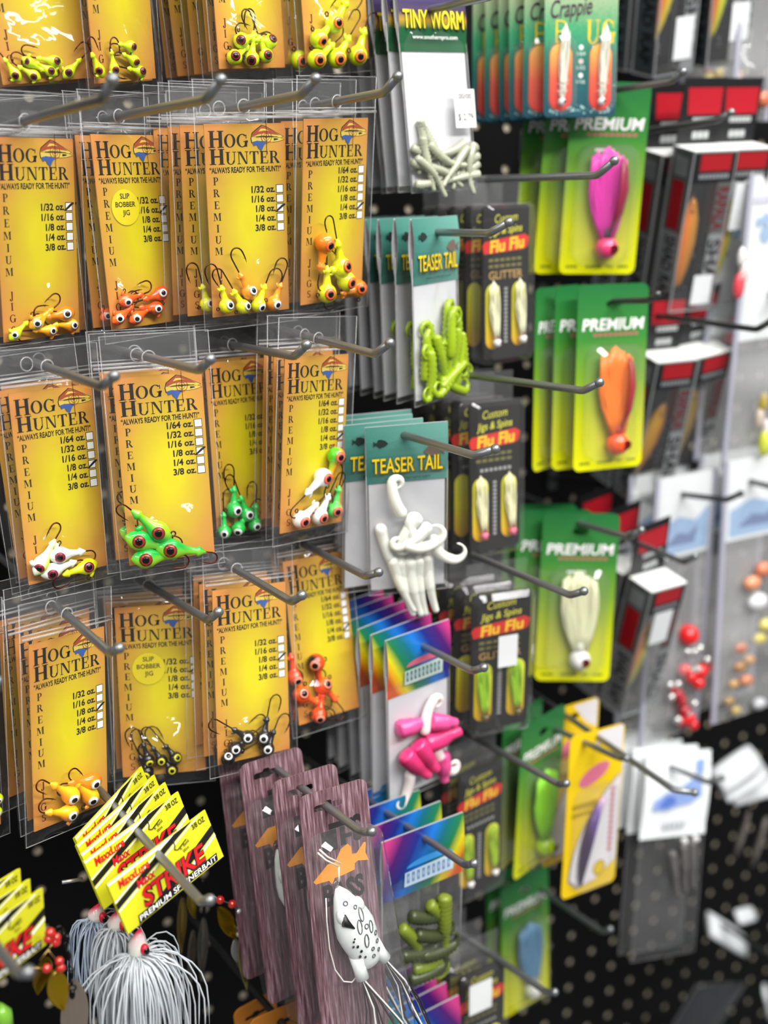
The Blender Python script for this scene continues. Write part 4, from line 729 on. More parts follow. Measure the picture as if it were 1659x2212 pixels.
M = PM('bug'); t = thing('bug_jig_card', 'green bubble-print card with two white feather jigs in orange ovals, front of its row', 'lure card', M, 'two-jig bubble cards'); bug_card().parent = t
b = MB()
for u in (-.0165, .0165): shell_box(b, .022, .128, -.008, -.0006, .010, -.072, .003)
bb = b
b = MB(); b.add([(x, y, z) for x, y, z in [(p[0], p[1], p[2]) for p in bb.v]], bb.f, 0)
k_ = len(bb.v)//2
b.v = [(x+(-.0165 if i < k_ else .0165), y, z-.0) for i, (x, y, z) in enumerate(b.v)]; b.obj('blister', GSP, t)
HOOK['bug'] = tuple(tuple(M @ Vector((0, 0, -.010))+Vector((0, d, .0))) for d in (.19, 0, -.06, -.075))
HOOK['bug'] = ((HOOK['bug'][1][0], 0, HOOK['bug'][1][2]),)+HOOK['bug'][1:]; hook(HOOK['bug'], 'steel peg hook carrying the green two-jig bubble cards')
for u, sd in ((-.0165, 'left'), (.0165, 'right')):
    MJ = M @ Matrix.Translation((u, -.004, -.119)) @ Matrix.Rotation(R(3), 4, 'Y'); tj = feather_jig(MJ, 'eef0ee', 'e8e6d6', .052, .0034, .0030, f"{sd} white feather jig with red eye in the front bubble card", 'white jigs in the front bubble card', 'e8e4da')
    b = MB(); rnd = random.Random(3)
    for i in range(60):
        a = rnd.uniform(0, 6.3); z = rnd.uniform(.004, .014); b.tube([(0, 0, z), (math.cos(a)*rnd.uniform(.002, .0052), math.sin(a)*.003, z+rnd.uniform(-.002, .003))], [.0005, .0001], 4)
    b.obj('hackle', soft('eceadc', .4), tj)
behind(t, 'bug', 5, .017, .0165, 'green bubble-print jig card, # one behind the front bubble card', 2, [-.004, -.006, -.004, -.004, -.003], 0, [-3, -1, 3, 6, 6])
# single feather jig blister cards, green fading to yellow
def prem_card(k, dashes):
    b = MB(); w, h = .066, .150; g = grad('green_to_yellow_print', 0, 6.667, 1, [(.0, 'e2e208'), (.25, 'c6cc10'), (.5, '7aa42a'), (.72, '3a8636'), (1, '206c36')], .3)
    b.plate(rrect(w, 0, -h, .006), -.0004, .0004, arc(0, -.016, .007, .0035, 0, 360, 16)[:-1], 0); y = -.0005
    b.text('PREMIUM', .0003, -.0362, .0088, y, 3, 'c', wd=.0575, shear=.12, off=.04); b.text('PREMIUM', 0, -.036, .0088, y-.0001, 1, 'c', wd=.057, shear=.12, off=.025)
    for j in range(9): b.flat(rc(-.018+.0048*j, -.0410, -.0142+.0048*j, -.0385), y, 2)
    if dashes:
        b.flat(rc(-.010, -.0525, .006, -.0505), y, 1); b.flat(rc(-.007, -.0585, .012, -.0562), y, 1)
    for j, (a, c) in enumerate(((-.027, -.017), (-.010, .004), (.008, .014), (.018, .027))):
        for q in range(4): b.flat(rc(a+(c-a)*q/4, -h+.0052, a+(c-a)*(q+.7)/4, -h+.0072), y, 3)
    return b.obj('printed_card', [g, WHT, mat('b06a60', .5), mat('3a4a10', .6)])
PR = {'P1': ('f03a78', 'd81fa0', 'magenta', 0, 1, '2a1020'), 'P2': ('ff5a28', 'f07a0c', 'orange', 1, 0, 'a02818'), 'P3': ('eceae4', 'd8d8b0', 'white', 1, 1, 'c8c8b8'), 'P4': ('b0d810', '8ad808', 'lime', 0, 0, '6a9a10'), 'P5': ('d8d8d0', '5a86a8', 'blue', 0, 0, '8a9090')}
for k, (hd, bd, cn, two, dash, colr) in PR.items():
    M = PM(k); t = thing('feather_jig_pack', f"green to yellow blister card with one {cn} feather jig, front of its hook", 'lure pack', M, 'green and yellow jig cards'); prem_card(k, dash).parent = t
    b = MB(); shell_box(b, .050, .142, -.015, -.0006, .012, -.047, .006); b.obj('blister', CRISP, t)
    MJ = M @ Matrix.Translation((.004, -.0075, -.128)) @ Matrix.Rotation(R(-3), 4, 'Y')
    feather_jig(MJ, hd, bd, .070, .0150, .0095, f"{cn} feather jig with round head in the green to yellow card", 'jigs in green and yellow cards', colr)
    if cn in ('magenta', 'orange'):
        tj = [o for o in COL.objects if o.name.startswith('feather_jig') and o.get('label', '').startswith(cn)][-1]; b = MB(); c2 = '8a1838' if cn == 'magenta' else '9a2830'
        b.tube([(.002, -.003, .012), (.008, -.005, .028), (.0115, -.005, .046), (.012, -.004, .062), (.011, -.002, .070)], [.002, .007, .0085, .006, .002], 8, 0, flat=.3); b.obj('second_feather', soft(c2, .5), tj)
    nb = {'P1': [(.022, -.008, 8), (.044, -.012, 10)], 'P2': [(.02, -.006, 2), (.042, -.020, 26)], 'P3': [(.022, -.010, 4), (.044, -.006, 6)], 'P4': [(.022, -.005, 4)], 'P5': [(.02, -.004, 3)]}[k]
    for i, (d, dx, yw) in enumerate(nb):
        copy_tree(t, back(k, d, yw, 0, dx), f"green to yellow jig card, {ORD[i]} one behind the front {cn} jig card")
        if k in ('P2', 'P1', 'P4'): feather_jig(back(k, d, yw, 0, dx) @ Matrix.Translation((.004, -.0075, -.128)), hd, bd, .066, .0105, .0078, f"{cn} feather jig in the {ORD[i]} card behind the front one", 'jigs in green and yellow cards further back', colr)
# ------------------------------------------------------------ boxed minnow lures
BOXF = film('clear_box_plastic', .045, 1.3, .06, .03, 15); EDGE = mat('a8acac', .25, spec=.8, alpha=.55); DK = mat('17171a', .45); DGR = mat('585b5a', .45); LGR = mat('85888a', .45); RR = mat('a81620', .4); RR2 = mat('6a1420', .45); BT = mat('101210', .5)
LURE = {}
def minnow(M, back_c, belly_c, L, label, group):
    k = (back_c, belly_c, L)
    if k not in LURE:
        g = grad('lure_paint', 1, 0, 0, [(.25, back_c), (.6, belly_c)], .25, 'Generated', .5); b = MB(); q = L/2
        b.lathe([(-q, .0008), (-q*.9, .004), (-q*.55, .0085), (-q*.05, .0100), (q*.5, .0075), (q*.85, .004), (q, .0016)], 14, 0, Matrix.Rotation(R(90), 4, 'Y'), .7)
        lip = MB(); lip.tube([(0, -.001, q*.85), (-.004, -.003, q*1.1)], [.0035, .004], 8, 0, flat=.2)
        tr = MB()
        for zz in (-.1*q, -q*.95):
            for a in (0, 120, 240): tr.tube([(.008, 0, zz), (.011, 0, zz-.004), (.011+.002*math.cos(R(a)), .002*math.sin(R(a)), zz-.009), (.011+.004*math.cos(R(a)), .004*math.sin(R(a)), zz-.007)], [.0005, .0005, .0005, .0001], 5)
        ey = MB(); ey.ball((-.002, -.0042, q*.72), .0014, 8)
        LURE[k] = [('body', b.mesh('body', [g])), ('diving_lip', lip.mesh('diving_lip', [CRISP])), ('treble_hooks', tr.mesh('treble_hooks', [STEEL])), ('eye', ey.mesh('eye', [mat('101010', .2)]))]
    t = thing('minnow_lure', label, 'fishing lure', M, group)
    for n, me in LURE[k]:
        o = bpy.data.objects.new(n, me); COL.objects.link(o); o.parent = t
    return t
def lure_box(M, label, lure, sticker, top=True, dark=False, tagtilt=0, vis='SHAD RAP'):
    w, d, h = .045, .030, .140; t = thing('lure_box', label, 'lure box', M, 'clear boxed minnow lures'); e = .0007
    b = MB(); b.box(-w/2, w/2, 0, d, -h, 0, 0); b.obj('clear_box', BOXF, t)
    b = MB()
    for x in (-w/2, w/2):
        for y in (0, d): b.box(x-e, x+e, y-e, y+e, -h, 0)
    for z in (0, -h):
        for y in (0, d): b.box(-w/2, w/2, y-e, y+e, z-e, z+e)
        for x in (-w/2, w/2): b.box(x-e, x+e, 0, d, z-e, z+e)
    b.obj('box_edges', EDGE, t)
    b = MB(); y = -.0002; xl = -w/2-.0002
    b.box(-w/2+.001, w/2-.001, d-.0016, d-.001, -h+.001, -.001, 0)                   # dark inner card at the back
    if top: b.box(-w/2-.0005, w/2+.0005, -.0004, d, .0006, .0012, 6)
    b.flat(rc(-w/2, -.026, w/2, -.001), y, 0); b.flat(rc(-w/2+.008, -.016, w/2-.005, -.002), y-.0001, 4)
    for j in range(8): b.flat(rc(-.014+.004*j, -.0225, -.0108+.004*j, -.0185), y-.0001, 2)
    b.flat(rc(w*.16, -.071, w/2-.001, -.026), y, 1 if not dark else 0); b.flat(rc(w*.16, -h+.002, w/2-.001, -.071), y, 2)
    X0, X1 = w*.19, w/2-.002
    def vert(s, z0, z1, mi, yy, x0, x1): b.text(s, x0, z0, x1-x0, yy, mi, 'l', wd=abs(z1-z0), rot=-90, off=.02)
    vert('RAPALA', -.030, -.068, 5, y-.0001, X0, X1); vert('SHAD', -.076, -.128, 3, y-.0001, X0, X1)
    # left face: printed strip
    q = MB(); D = d
    s = lambda a0, z0, a1, z1, mi: b.add([(xl, a0, z0), (xl, a1, z0), (xl, a1, z1), (xl, a0, z1)], [(0, 1, 2, 3)], mi)
    s(.002, -.001, D-.002, -h+.002, 1 if not dark else 7); s2 = lambda a0, z0, a1, z1, mi: b.add([(xl-.0001, a0, z0), (xl-.0001, a1, z0), (xl-.0001, a1, z1), (xl-.0001, a0, z1)], [(0, 1, 2, 3)], mi)
    if not dark: s2(.002, -.070, D-.002, -h+.002, 2); s2(.006, -.006, D-.006, -.022, 2); s2(.007, -.026, D-.006, -.068, 4)
    v, f = glyphs(vis, .02); kx = .056/(v[:, 0].max()-v[:, 0].min()) if not dark else .07/(v[:, 0].max()-v[:, 0].min()); ky = .014/CAP
    z00 = -.074 if not dark else -.06
    b.add([(xl-.0002, D-.009-(p[1]*ky), z00-p[0]*kx) for p in v], f, 3)
    b.obj('printed_panels', [DK, DGR, LGR, BT, RR, RR2, mat('eef0ec', .5), mat('3c464a', .45)], t)
    g = MB(); T = Matrix.Rotation(R(tagtilt), 4, 'Y'); g.box(-.022, .022, d-.001, d-.0003, -.004, .056, 0, T); g.add([(-.014, d-.0012, .026), (.020, d-.0012, .026), (.019, d-.0012, .048), (-.017, d-.0012, .048)], [(0, 1, 2, 3)], 1, False, T)
    for j in range(6): g.add([(-.008+.004*j, d-.0012, .019), (-.0045+.004*j, d-.0012, .019), (-.0045+.004*j, d-.0012, .0235), (-.008+.004*j, d-.0012, .0235)], [(0, 1, 2, 3)], 2, False, T)
    for j in range(3): g.add([(-.006+.006*j, d-.0012, .006), (-.001+.006*j, d-.0012, .006), (-.001+.006*j, d-.0012, .012), (-.006+.006*j, d-.0012, .012)], [(0, 1, 2, 3)], 2, False, T)
    g.obj('hang_tag', [DK, mat('b81a28', .4), mat('b8bcba', .5)], t)
    if sticker:
        x0, z0, x1, z1 = sticker; b = MB(); b.box(x0, x1, -.0008, -.0004, z0, z1); tag(b.obj('price_sticker', mat('e6e9ea', .55), None, M), 'white price sticker on the '+label.split(',')[0], 'price sticker', 'price stickers on boxed lures')
    if lure: minnow(M @ Matrix.Translation((-.007, .013, lure[2])) @ Matrix.Rotation(R(lure[3]), 4, 'Y'), lure[0], lure[1], .082, lure[4]+' minnow lure inside the '+label.split(',')[0].replace('clear box of', 'clear box of'), 'minnow lures in boxes')
    return t
t = lure_box(PM('S2'), 'clear lure box of an orange minnow, front of the middle row', ('f08010', 'b8801c', -.082, 2, 'orange'), (-.001, -.135, .0195, -.108), True)
copy_tree(t, back('S2', .036, 0, 0, -.0), 'clear lure box behind the orange minnow box'); copy_tree(t, back('S2', .072, 3, 0, -.0), 'clear lure box second behind the orange minnow box')
MB2 = PM('S2') @ Matrix.Translation((.049, .012, -.002)); lure_box(MB2, 'clear lure box of a red and yellow minnow, right of the middle row', ('e84818', 'c8d020', -.085, 3, 'red and yellow'), (-.012, -.07, .006, -.028), True)
t = lure_box(PM('S1a'), 'clear lure box of an orange and yellow minnow, top row', ('f07010', 'd8c820', -.075, 14, 'orange and yellow'), (-.002, -.128, .019, -.092), True, True)
for i, dd in enumerate((.034, .068, .10)): copy_tree(t, PM('S1a') @ Matrix.Translation((-.004-.003*i, dd, .001)), f"dark side of a lure box, {ORD[i]} behind the top row orange minnow box")
t = lure_box(PM('S1b'), 'clear lure box of a lime and orange minnow, right in the top row', ('e86820', 'c8d818', -.075, 6, 'lime and orange'), (-.0, -.118, .019, -.086), True, True)
copy_tree(t, PM('S1b') @ Matrix.Translation((-.002, .036, 0)), 'lure box behind the lime minnow box at the top right')
t = lure_box(PM('S3a'), 'clear lure box of a golden minnow with red head, left of the lower pair', ('b8880c', 'b8780c', -.085, 18, 'golden red-headed'), None, True)
copy_tree(t, PM('S3a') @ Matrix.Translation((-.002, .036, 0)), 'clear lure box behind the left golden minnow box')
lure_box(PM('S3b'), 'clear lure box of a dull gold minnow, right of the lower pair', ('8a6a1c', 'a8862c', -.078, 6, 'dull gold'), None, True)
t = lure_box(PM('S4'), 'clear lure box of a pale green minnow, lowest boxed lure', ('d87818', 'a8c050', -.085, 10, 'pale green'), (-.010, -.060, .013, -.026), True, False, -8)
copy_tree(t, PM('S4') @ Matrix.Translation((-.003, .036, 0)), 'clear lure box behind the pale green minnow box'); copy_tree(t, PM('S4') @ Matrix.Translation((-.005, .07, 0)), 'clear lure box second behind the pale green minnow box')
def onp(M, px, py, y=0.):
    I = M.inverted(); o = I @ CAMP; d = I.to_3x3() @ ray(px, py); t = (y-o.y)/d.y; return o+d*t
# ------------------------------------------------------------ yellow worm pack
def yellow_card():
    b = MB(); w, h = .066, .150; b.plate(rrect(w, 0, -h, .006), -.0004, .0004, arc(0, -.012, .007, .003, 0, 360, 14)[:-1], 0); y = -.0005
    b.flat([(-.001, -.002), (.031, -.001), (.031, -.028), (.016, -.020)], y, 1)
    cres = [(.031, -.045)]+[(.031-.058*math.sin(math.pi*.5*i/12)**.8*(1 if i < 12 else 1), -.045-.09*(i/12)) for i in range(1, 13)]+[(-.016, -.144), (.004, -.142), (.031, -.128)]
    b.flat(cres, y-.0001, 2); b.flat([(a*.97+.0015, c*.97-.003) for a, c in cres], y-.0002, 1)
    b.flat([(p[0]*math.cos(.35)-p[1]*math.sin(.35)-.002, p[0]*math.sin(.35)+p[1]*math.cos(.35)-.040) for p in arc(0, 0, .019, .0075, 0, 360, 20)[:-1]], y-.0003, 3)
    for j in range(6): b.flat(rc(-.026+.005*j, -.068-.0005*j, -.022+.005*j, -.064), y-.0003, 4); b.flat(rc(-.026+.004*j, -.076, -.023+.004*j, -.072), y-.0003, 4)
    for j in range(12): b.flat(rc(.020, -.118+.0052*j, .0245, -.1145+.0052*j), y-.0003, 5)
    b.ring(.011, -.131, .006, .0075, y-.0004, 4, 20); b.disc(.011, -.131, .006, y-.0004, 6, 20)
    return b.obj('printed_card', [mat('ecc604', .35), mat('dedadc', .4), mat('9a9290', .5), mat('d8708a', .5), mat('a88a08', .5), mat('c05060', .5), mat('d8b810', .5)])
M = PM('Y'); t = thing('worm_pack', 'yellow blister card with a purple worm behind a clear crescent, front of its hook', 'lure pack', M, 'yellow worm packs'); yellow_card().parent = t
b = MB(); shell_box(b, .05, .145, -.010, -.0006, .012, -.050, .006); b.obj('blister', CRISP, t)
copy_tree(t, back('Y', .045, 3, 0, .012), 'yellow worm pack, right behind the front yellow one')
PUR = grad('purple_worm', 1, 0, 0, [(.2, '3a2848'), (.55, '6a4a98'), (.8, 'c8a8c8')], .3, 'Generated', .3)
b = MB(); b.tube([(.010-.024*math.sin(math.pi*s*.5)**.7, -.004, -.062-.078*s) for s in [i/14 for i in range(15)]], [.001+.0045*math.sin(math.pi*min(1, s*.9+.08)) for s in [i/14 for i in range(15)]], 10); tag(b.obj('purple_worm', PUR, None, M), 'dark purple curved worm inside the front yellow pack', 'soft bait')
# ------------------------------------------------------------ white and blue header bag
BL1 = mat('5a78c8', .5); BL2 = mat('8ea6dc', .5); GRYL = mat('b8bcc0', .5); WH2 = mat('e8eced', .45)
M = PM('B'); t = thing('bait_bag', 'bag under a white header card with blue print, dark clear pouch below', 'bait bag', M, 'white and blue header bags')
b = MB(); fold_header(b, .085, 0, -.085, 0, 0, .003); b.obj('header_card', WH2, t)
b = MB(); y = -.0041
b.flat([(-.032, -.056), (-.030, -.047), (-.016, -.040), (.002, -.038), (.012, -.030), (.030, -.022), (.032, -.045), (.018, -.052), (.0, -.054), (-.012, -.057)], y, 1); b.flat([(-.026, -.053), (-.014, -.043), (-.004, -.044), (-.002, -.051), (-.014, -.055)], y-.0002, 0)
b.flat(rc(.022, -.022, .032, -.008), y-.0001, 1)
for j in range(5): b.flat(rc(-.016+.006*j, -.076, -.012+.006*j, -.069), y, 2)
b.obj('header_print', [BL1, BL2, GRYL], t)
b = bag_mesh(.083, -.082, -.205, 77, 0, .008, -.17, False, None); b.obj('bag', [film('dim_film', .02, .7, .12, .4, 30)]*2+[film('dim_seam', .1, 1, .15, .3, 40)], t)
for i in range(4):
    c_ = copy_tree(t, back('B', .016+.017*i, 2*i, 0, -.002*i), f"white header bag, {ORD[i]} one behind the front blue-printed header")
    if i: [bpy.data.objects.remove(o) for o in list(c_.children) if o.name.startswith('bag')]
SMK = soft('3a3a3e', .35); W = worm_mesh('smoke_worm', soft('5c5856', .4), .05, .005, 0, 0, 10, 1)
put_worms(M, 'smoke_worm', [W], [(-.002, -.004, -.098, 10, 0), (.012, -.005, -.092, 4, 0), (.024, -.004, -.090, 2, 0)], [f"grey translucent worm, {q} in the pouch under the white header" for q in ('left', 'middle', 'right')], 'soft bait', 'grey worms in the dark pouch')
for i, (x, z) in enumerate(((.012, -.089), (.027, -.088))):
    b = MB(); b.ball((x, -.005, z), .0035, 8, 0); tag(b.obj('bead', mat('dcdcd8', .2), None, M), f"{'left' if i == 0 else 'right'} pale bead at the pouch mouth under the white header", 'bead')
# ------------------------------------------------------------ far right bags
LAV = mat('c8c8da', .4); SKY = mat('8fb2da', .5); NAVY = mat('4a6aa0', .5); GRN2 = mat('8a8a94', .5)
FOG = film('hazy_bag_film', .16, 1.0, .12, .5, 35)
def clear_pack(M, w, h, label, group, art, hl=.3, frame=True):
    t = thing('tackle_bag', label, 'tackle bag', M, group)
    b = MB(); b.box(-w/2, w/2, .0, .0006, -h*hl, 0, 0); b.obj('header_card', WH2, t)
    if art:
        b = MB(); y = -.0004; z0 = -h*hl
        b.flat([(-w*.42, z0*.95), (-w*.42, z0*.62), (-w*.1, z0*.5), (w*.2, z0*.58), (w*.44, z0*.42), (w*.44, z0*.95)], y, 0); b.flat([(-w*.3, z0*.84), (-w*.1, z0*.7), (w*.1, z0*.74), (w*.24, z0*.64), (w*.2, z0*.86)], y-.0002, 1)
        b.obj('header_print', [SKY, NAVY], t)
    bag_mesh(w+.004, .002, -h, len(label), 1, .012, -h*.72, False, None).obj('bag', [FOG, FOG, film('bag_seam', .5, 1, .2, .2, 50)], t)
    if frame:
        for sx in (-1, 1): b = MB(); b.box(sx*w/2-.003, sx*w/2+.003, -.001, .0012, -h, 0); b.obj('welded_edge', mat('b8b8c8', .3, alpha=.75), t)
    return t
M = PM('C9e'); t = clear_pack(M, .085, .27, 'tall white-topped bag with red beads, left one of the far pair', 'tall white-topped bags', True); copy_tree(t, back('C9e', .03, 2, 0, -.004), 'tall white-topped bag behind the red bead bag')
RB = mat('e81a1c', .2, coat=.6); RBD = mat('b01426', .25, coat=.5)
pts = [(1487, 1372, .0105, 0), (1478, 1448, .007, 0), (1492, 1462, .007, 0), (1512, 1450, .008, 0), (1525, 1440, .006, 1), (1508, 1475, .007, 0), (1463, 1500, .0062, 1), (1470, 1512, .006, 1), (1455, 1490, .005, 1), (1484, 1550, .0085, 0), (1478, 1535, .006, 1), (1470, 1560, .005, 1), (1496, 1565, .006, 0)]
for i, (px, py, r, d) in enumerate(pts):
    p = onp(M, px, py, -.008); b = MB(); b.ball((p.x, p.y, p.z), r, 12, 0); tag(b.obj('red_bead', RBD if d else RB, None, M), 'big bright red bead at the top of the red bead bag' if i == 0 else f"red bead, {ORD[(i-1) % 4]} from left in the {['upper cluster', 'middle cluster', 'lowest cluster'][(i-1)//4]} of the red bead bag", 'bead', 'beads in the red bead bag')
for i, (px, py) in enumerate(((1485, 1408), (1500, 1408), (1512, 1400), (1527, 1425), (1490, 1448), (1505, 1446), (1447, 1480), (1464, 1478), (1450, 1506), (1464, 1555), (1487, 1542), (1500, 1520))):
    p = onp(M, px, py, -.011); b = MB(); b.ball((p.x, p.y, p.z), .0042, 8, 0); tag(b.obj('silver_bead', mat('d8d8d4', .15, .7), None, M), f"silvery bead, {ORD[i % 6]} counted downward in the {'upper' if i < 6 else 'lower'} half of the red bead bag", 'bead', 'silvery beads in the red bead bag')
M = PM('C9f'); t = clear_pack(M, .10, .27, 'tall white-topped bag of brown lures, at the right edge', 'tall white-topped bags', True); copy_tree(t, back('C9f', .03, 3, 0, -.003), 'tall white-topped bag behind the brown lure bag')
for i, (px, py, r, c) in enumerate(((1600, 1400, .008, 'b06a4a'), (1618, 1425, .007, 'c89a6a'), (1598, 1440, .007, 'a87a4a'), (1612, 1470, .008, 'c07a5a'), (1585, 1478, .006, 'b8905a'), (1640, 1380, .008, 'c8b850'), (1655, 1350, .009, 'd0c068'), (1575, 1515, .006, '9a7a48'), (1590, 1535, .006, 'b09a58'), (1625, 1260, .010, 'd8906a'), (1650, 1230, .010, 'd07a58'), (1636, 1300, .012, 'd8d8dc'), (1640, 1520, .008, 'b8b8bc'))):
    p = onp(M, px, py, -.009); b = MB(); b.ball((p.x, p.y, p.z), r, 10, 0, (1.1, .7, .8)); tag(b.obj('soft_lure', soft(c, .35), None, M), f"brownish lure bit in the right edge bag, {ORD[i % 7]} counted downward in its {'left' if px < 1615 else 'right'} half", 'fishing lure', 'lures in the right edge bag')
M = PM('C9c'); t = clear_pack(M, .10, .27, 'tall hazy bag with white card and blue spots, upper right edge', 'tall hazy bags', False, .55)
b = MB()
for px, py, r in ((1655, 475, .006), (1655, 505, .008), (1640, 480, .004)):
    p = onp(M, px, py, -.0008); b.disc(p.x, p.z, r, -.0008, 0, 16)
b.flat([(p.x, p.z) for p in (onp(M, 1630, 425, 0), onp(M, 1700, 418, 0), onp(M, 1700, 432, 0), onp(M, 1628, 440, 0))], -.0009, 1); b.obj('card_print', [SKY, LAV], t)
for i, (px, py, r, c, q) in enumerate(((1602, 555, .006, 'e8e2e0', 'white upper lure'), (1606, 590, .007, 'd8ccc8', 'pale middle lure'), (1596, 618, .008, 'e84a58', 'red and white lure'), (1652, 955, .010, 'd8e050', 'lime lure near the bottom'), (1640, 905, .007, 'c8b8a8', 'tan lure'), (1648, 870, .007, 'b8a040', 'olive lure'), (1655, 925, .006, 'e8dcd8', 'white lower lure'))):
    p = onp(M, px, py, -.010); b = MB(); b.ball((p.x, p.y, p.z), r, 10, 0, (.7, .6, 1.5)); tag(b.obj('soft_lure', soft(c, .35), None, M), f"{q} in the tall hazy bag at the upper right edge", 'fishing lure')
copy_tree(t, M @ Matrix.Translation((-.004, .03, .002)), 'tall hazy bag behind the blue-spotted one, upper right edge')
HOOK['C9c'] = tuple((M @ Vector((.03, yy, zz))) for yy, zz in ((.22, -.012), (0, -.012), (-.05, -.011), (-.064, -.004)))
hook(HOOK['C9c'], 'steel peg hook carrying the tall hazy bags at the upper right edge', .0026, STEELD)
# hazy lure bags seen past the boxes
for key, q, Y_, lab, lures in (('C9b', (1552, -60, 1545, 235), .05, 'hazy bag of red and yellow lures, below the top row boxes', [(1548, 188, .009, 'e0483c', (1.9, .6, .6)), (1530, 172, .007, 'd8cc70', (1, .7, 1)), (1552, 160, .006, 'c8b060', (1, .7, 1)), (1595, 172, .006, 'c8a890', (.7, .6, 1.5)), (1551, 220, .007, 'd0c878', (.8, .6, 1.3)), (1530, 155, .005, 'b84a50', (1, .6, .7))]),
                               ('C9d', (1590, 610, 1580, 760), .150, 'hazy bag with a pink lure, beside the golden minnow boxes', [(1574, 733, .007, 'e06070', (.8, .6, 1)), (1580, 690, .005, 'd8a8a8', (1, .6, .8))]),
                               ('C9a', (1648, -80, 1640, 260), .135, 'pale bag cut by the right edge, top corner', [(1650, 215, .008, 'c86a4a', (1, .6, 1))])):
    A = at(q[0], q[1], Y_); Bq = at(q[2], q[3], Y_); h = A.z-Bq.z; M = Matrix.Translation((A.x, -Y_, A.z))
    t = clear_pack(M, .085 if key != 'C9a' else .05, h, lab, 'hazy lure bags', False, .12)
    for i, (px, py, r, c, sc_) in enumerate(lures):
        p = onp(M, px, py, -.008); b = MB(); b.ball((p.x, p.y, p.z), r, 10, 0, sc_); tag(b.obj('soft_lure', soft(c, .35), None, M), f"blurred lure, {ORD[i]} from top of list in the {lab.split(',')[0]}" if False else f"{ {'e0483c':'long red','d8cc70':'pale yellow','c8b060':'mustard','c8a890':'upright tan','d0c878':'lowest yellow','b84a50':'dark red','e06070':'pink','d8a8a8':'pale pink','c86a4a':'rusty'}[c] } lure in the {lab.split(',')[0]}", 'fishing lure', 'lures in the '+lab.split(',')[0])
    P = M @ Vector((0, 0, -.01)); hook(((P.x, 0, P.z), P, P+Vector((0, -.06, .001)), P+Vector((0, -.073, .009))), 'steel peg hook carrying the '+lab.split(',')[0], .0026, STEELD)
# hanging grey lures, price tags on pegs, dark pouch
TAGW = mat('d4d8da', .45)
def price_tag(px0, py0, px1, py1, wid, Y_, label):
    A = at(px0, py0, Y_); Bq = at(px1, py1, Y_-.004); b = MB(); b.tube([A, A+(Bq-A)*.25, A+(Bq-A)*.75, Bq], [wid*.93, wid, wid, wid*.93], 10, 0, flat=.28)
    tag(b.obj('price_tag', TAGW, None), label, 'price tag', 'white price tags on peg ends')
price_tag(1532, 1995, 1608, 2042, .017, .10, 'large white price tag on its own over bare pegboard, lower right'); price_tag(1592, 1982, 1628, 1972, .010, .09, 'small white price tag right of the large one, lower right')
price_tag(1550, 1690, 1632, 1632, .016, .16, 'white price tag, uppermost of the cluster at the right edge'); price_tag(1560, 1712, 1650, 1660, .014, .16, 'white price tag, middle of the cluster at the right edge'); price_tag(1580, 1722, 1690, 1690, .012, .15, 'white price tag, lowest of the cluster at the right edge'); price_tag(1652, 2140, 1662, 2190, .012, .12, 'white price tag cut off by the right edge, near the bottom')
for (a, lab) in (((1600, 1660, 1700, 1745), 'dim peg hook under the cluster of white price tags'), ((1560, 2000, 1640, 2040), 'dim peg hook behind the large lower white price tag')):
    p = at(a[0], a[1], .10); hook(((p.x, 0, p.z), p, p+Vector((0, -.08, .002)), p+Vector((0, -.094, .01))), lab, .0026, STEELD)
for i, (px, py, L) in enumerate(((1618, 1750, .055), (1655, 1765, .06))):
    A = at(px, py, .14); b = MB(); b.tube([A, A+Vector((-.004, 0, -L*.3)), A+Vector((-.012, 0, -L*.7)), A+Vector((-.018, 0, -L))], [.003, .0062, .0062, .004], 10, 0, flat=.6); tag(b.obj('grey_lure', soft('6a625c', .4), None), f"{'left' if i == 0 else 'right'} grey lure hanging under the white price tags", 'fishing lure', 'grey lures under the price tags')
M = Matrix.Translation(at(1560, 2125, .10)) @ Matrix.Rotation(R(22), 4, 'Y') @ Matrix.Rotation(R(12), 4, 'X')
t = thing('tackle_bag', 'dark clear pouch at the bottom right corner over bare pegboard', 'tackle bag', M)
bag_mesh(.11, .0, -.14, 55, 1, .010, -.08, False, None).obj('bag', [film('dark_pouch_film', .015, .8, .12, .5, 30)]*2+[film('pouch_seam', .1, 1, .2, .2, 40)], t)
b = MB(); b.box(-.05, .05, .0005, .001, -.135, -.004); b.obj('insert_card', mat('1c1c24', .6), t)
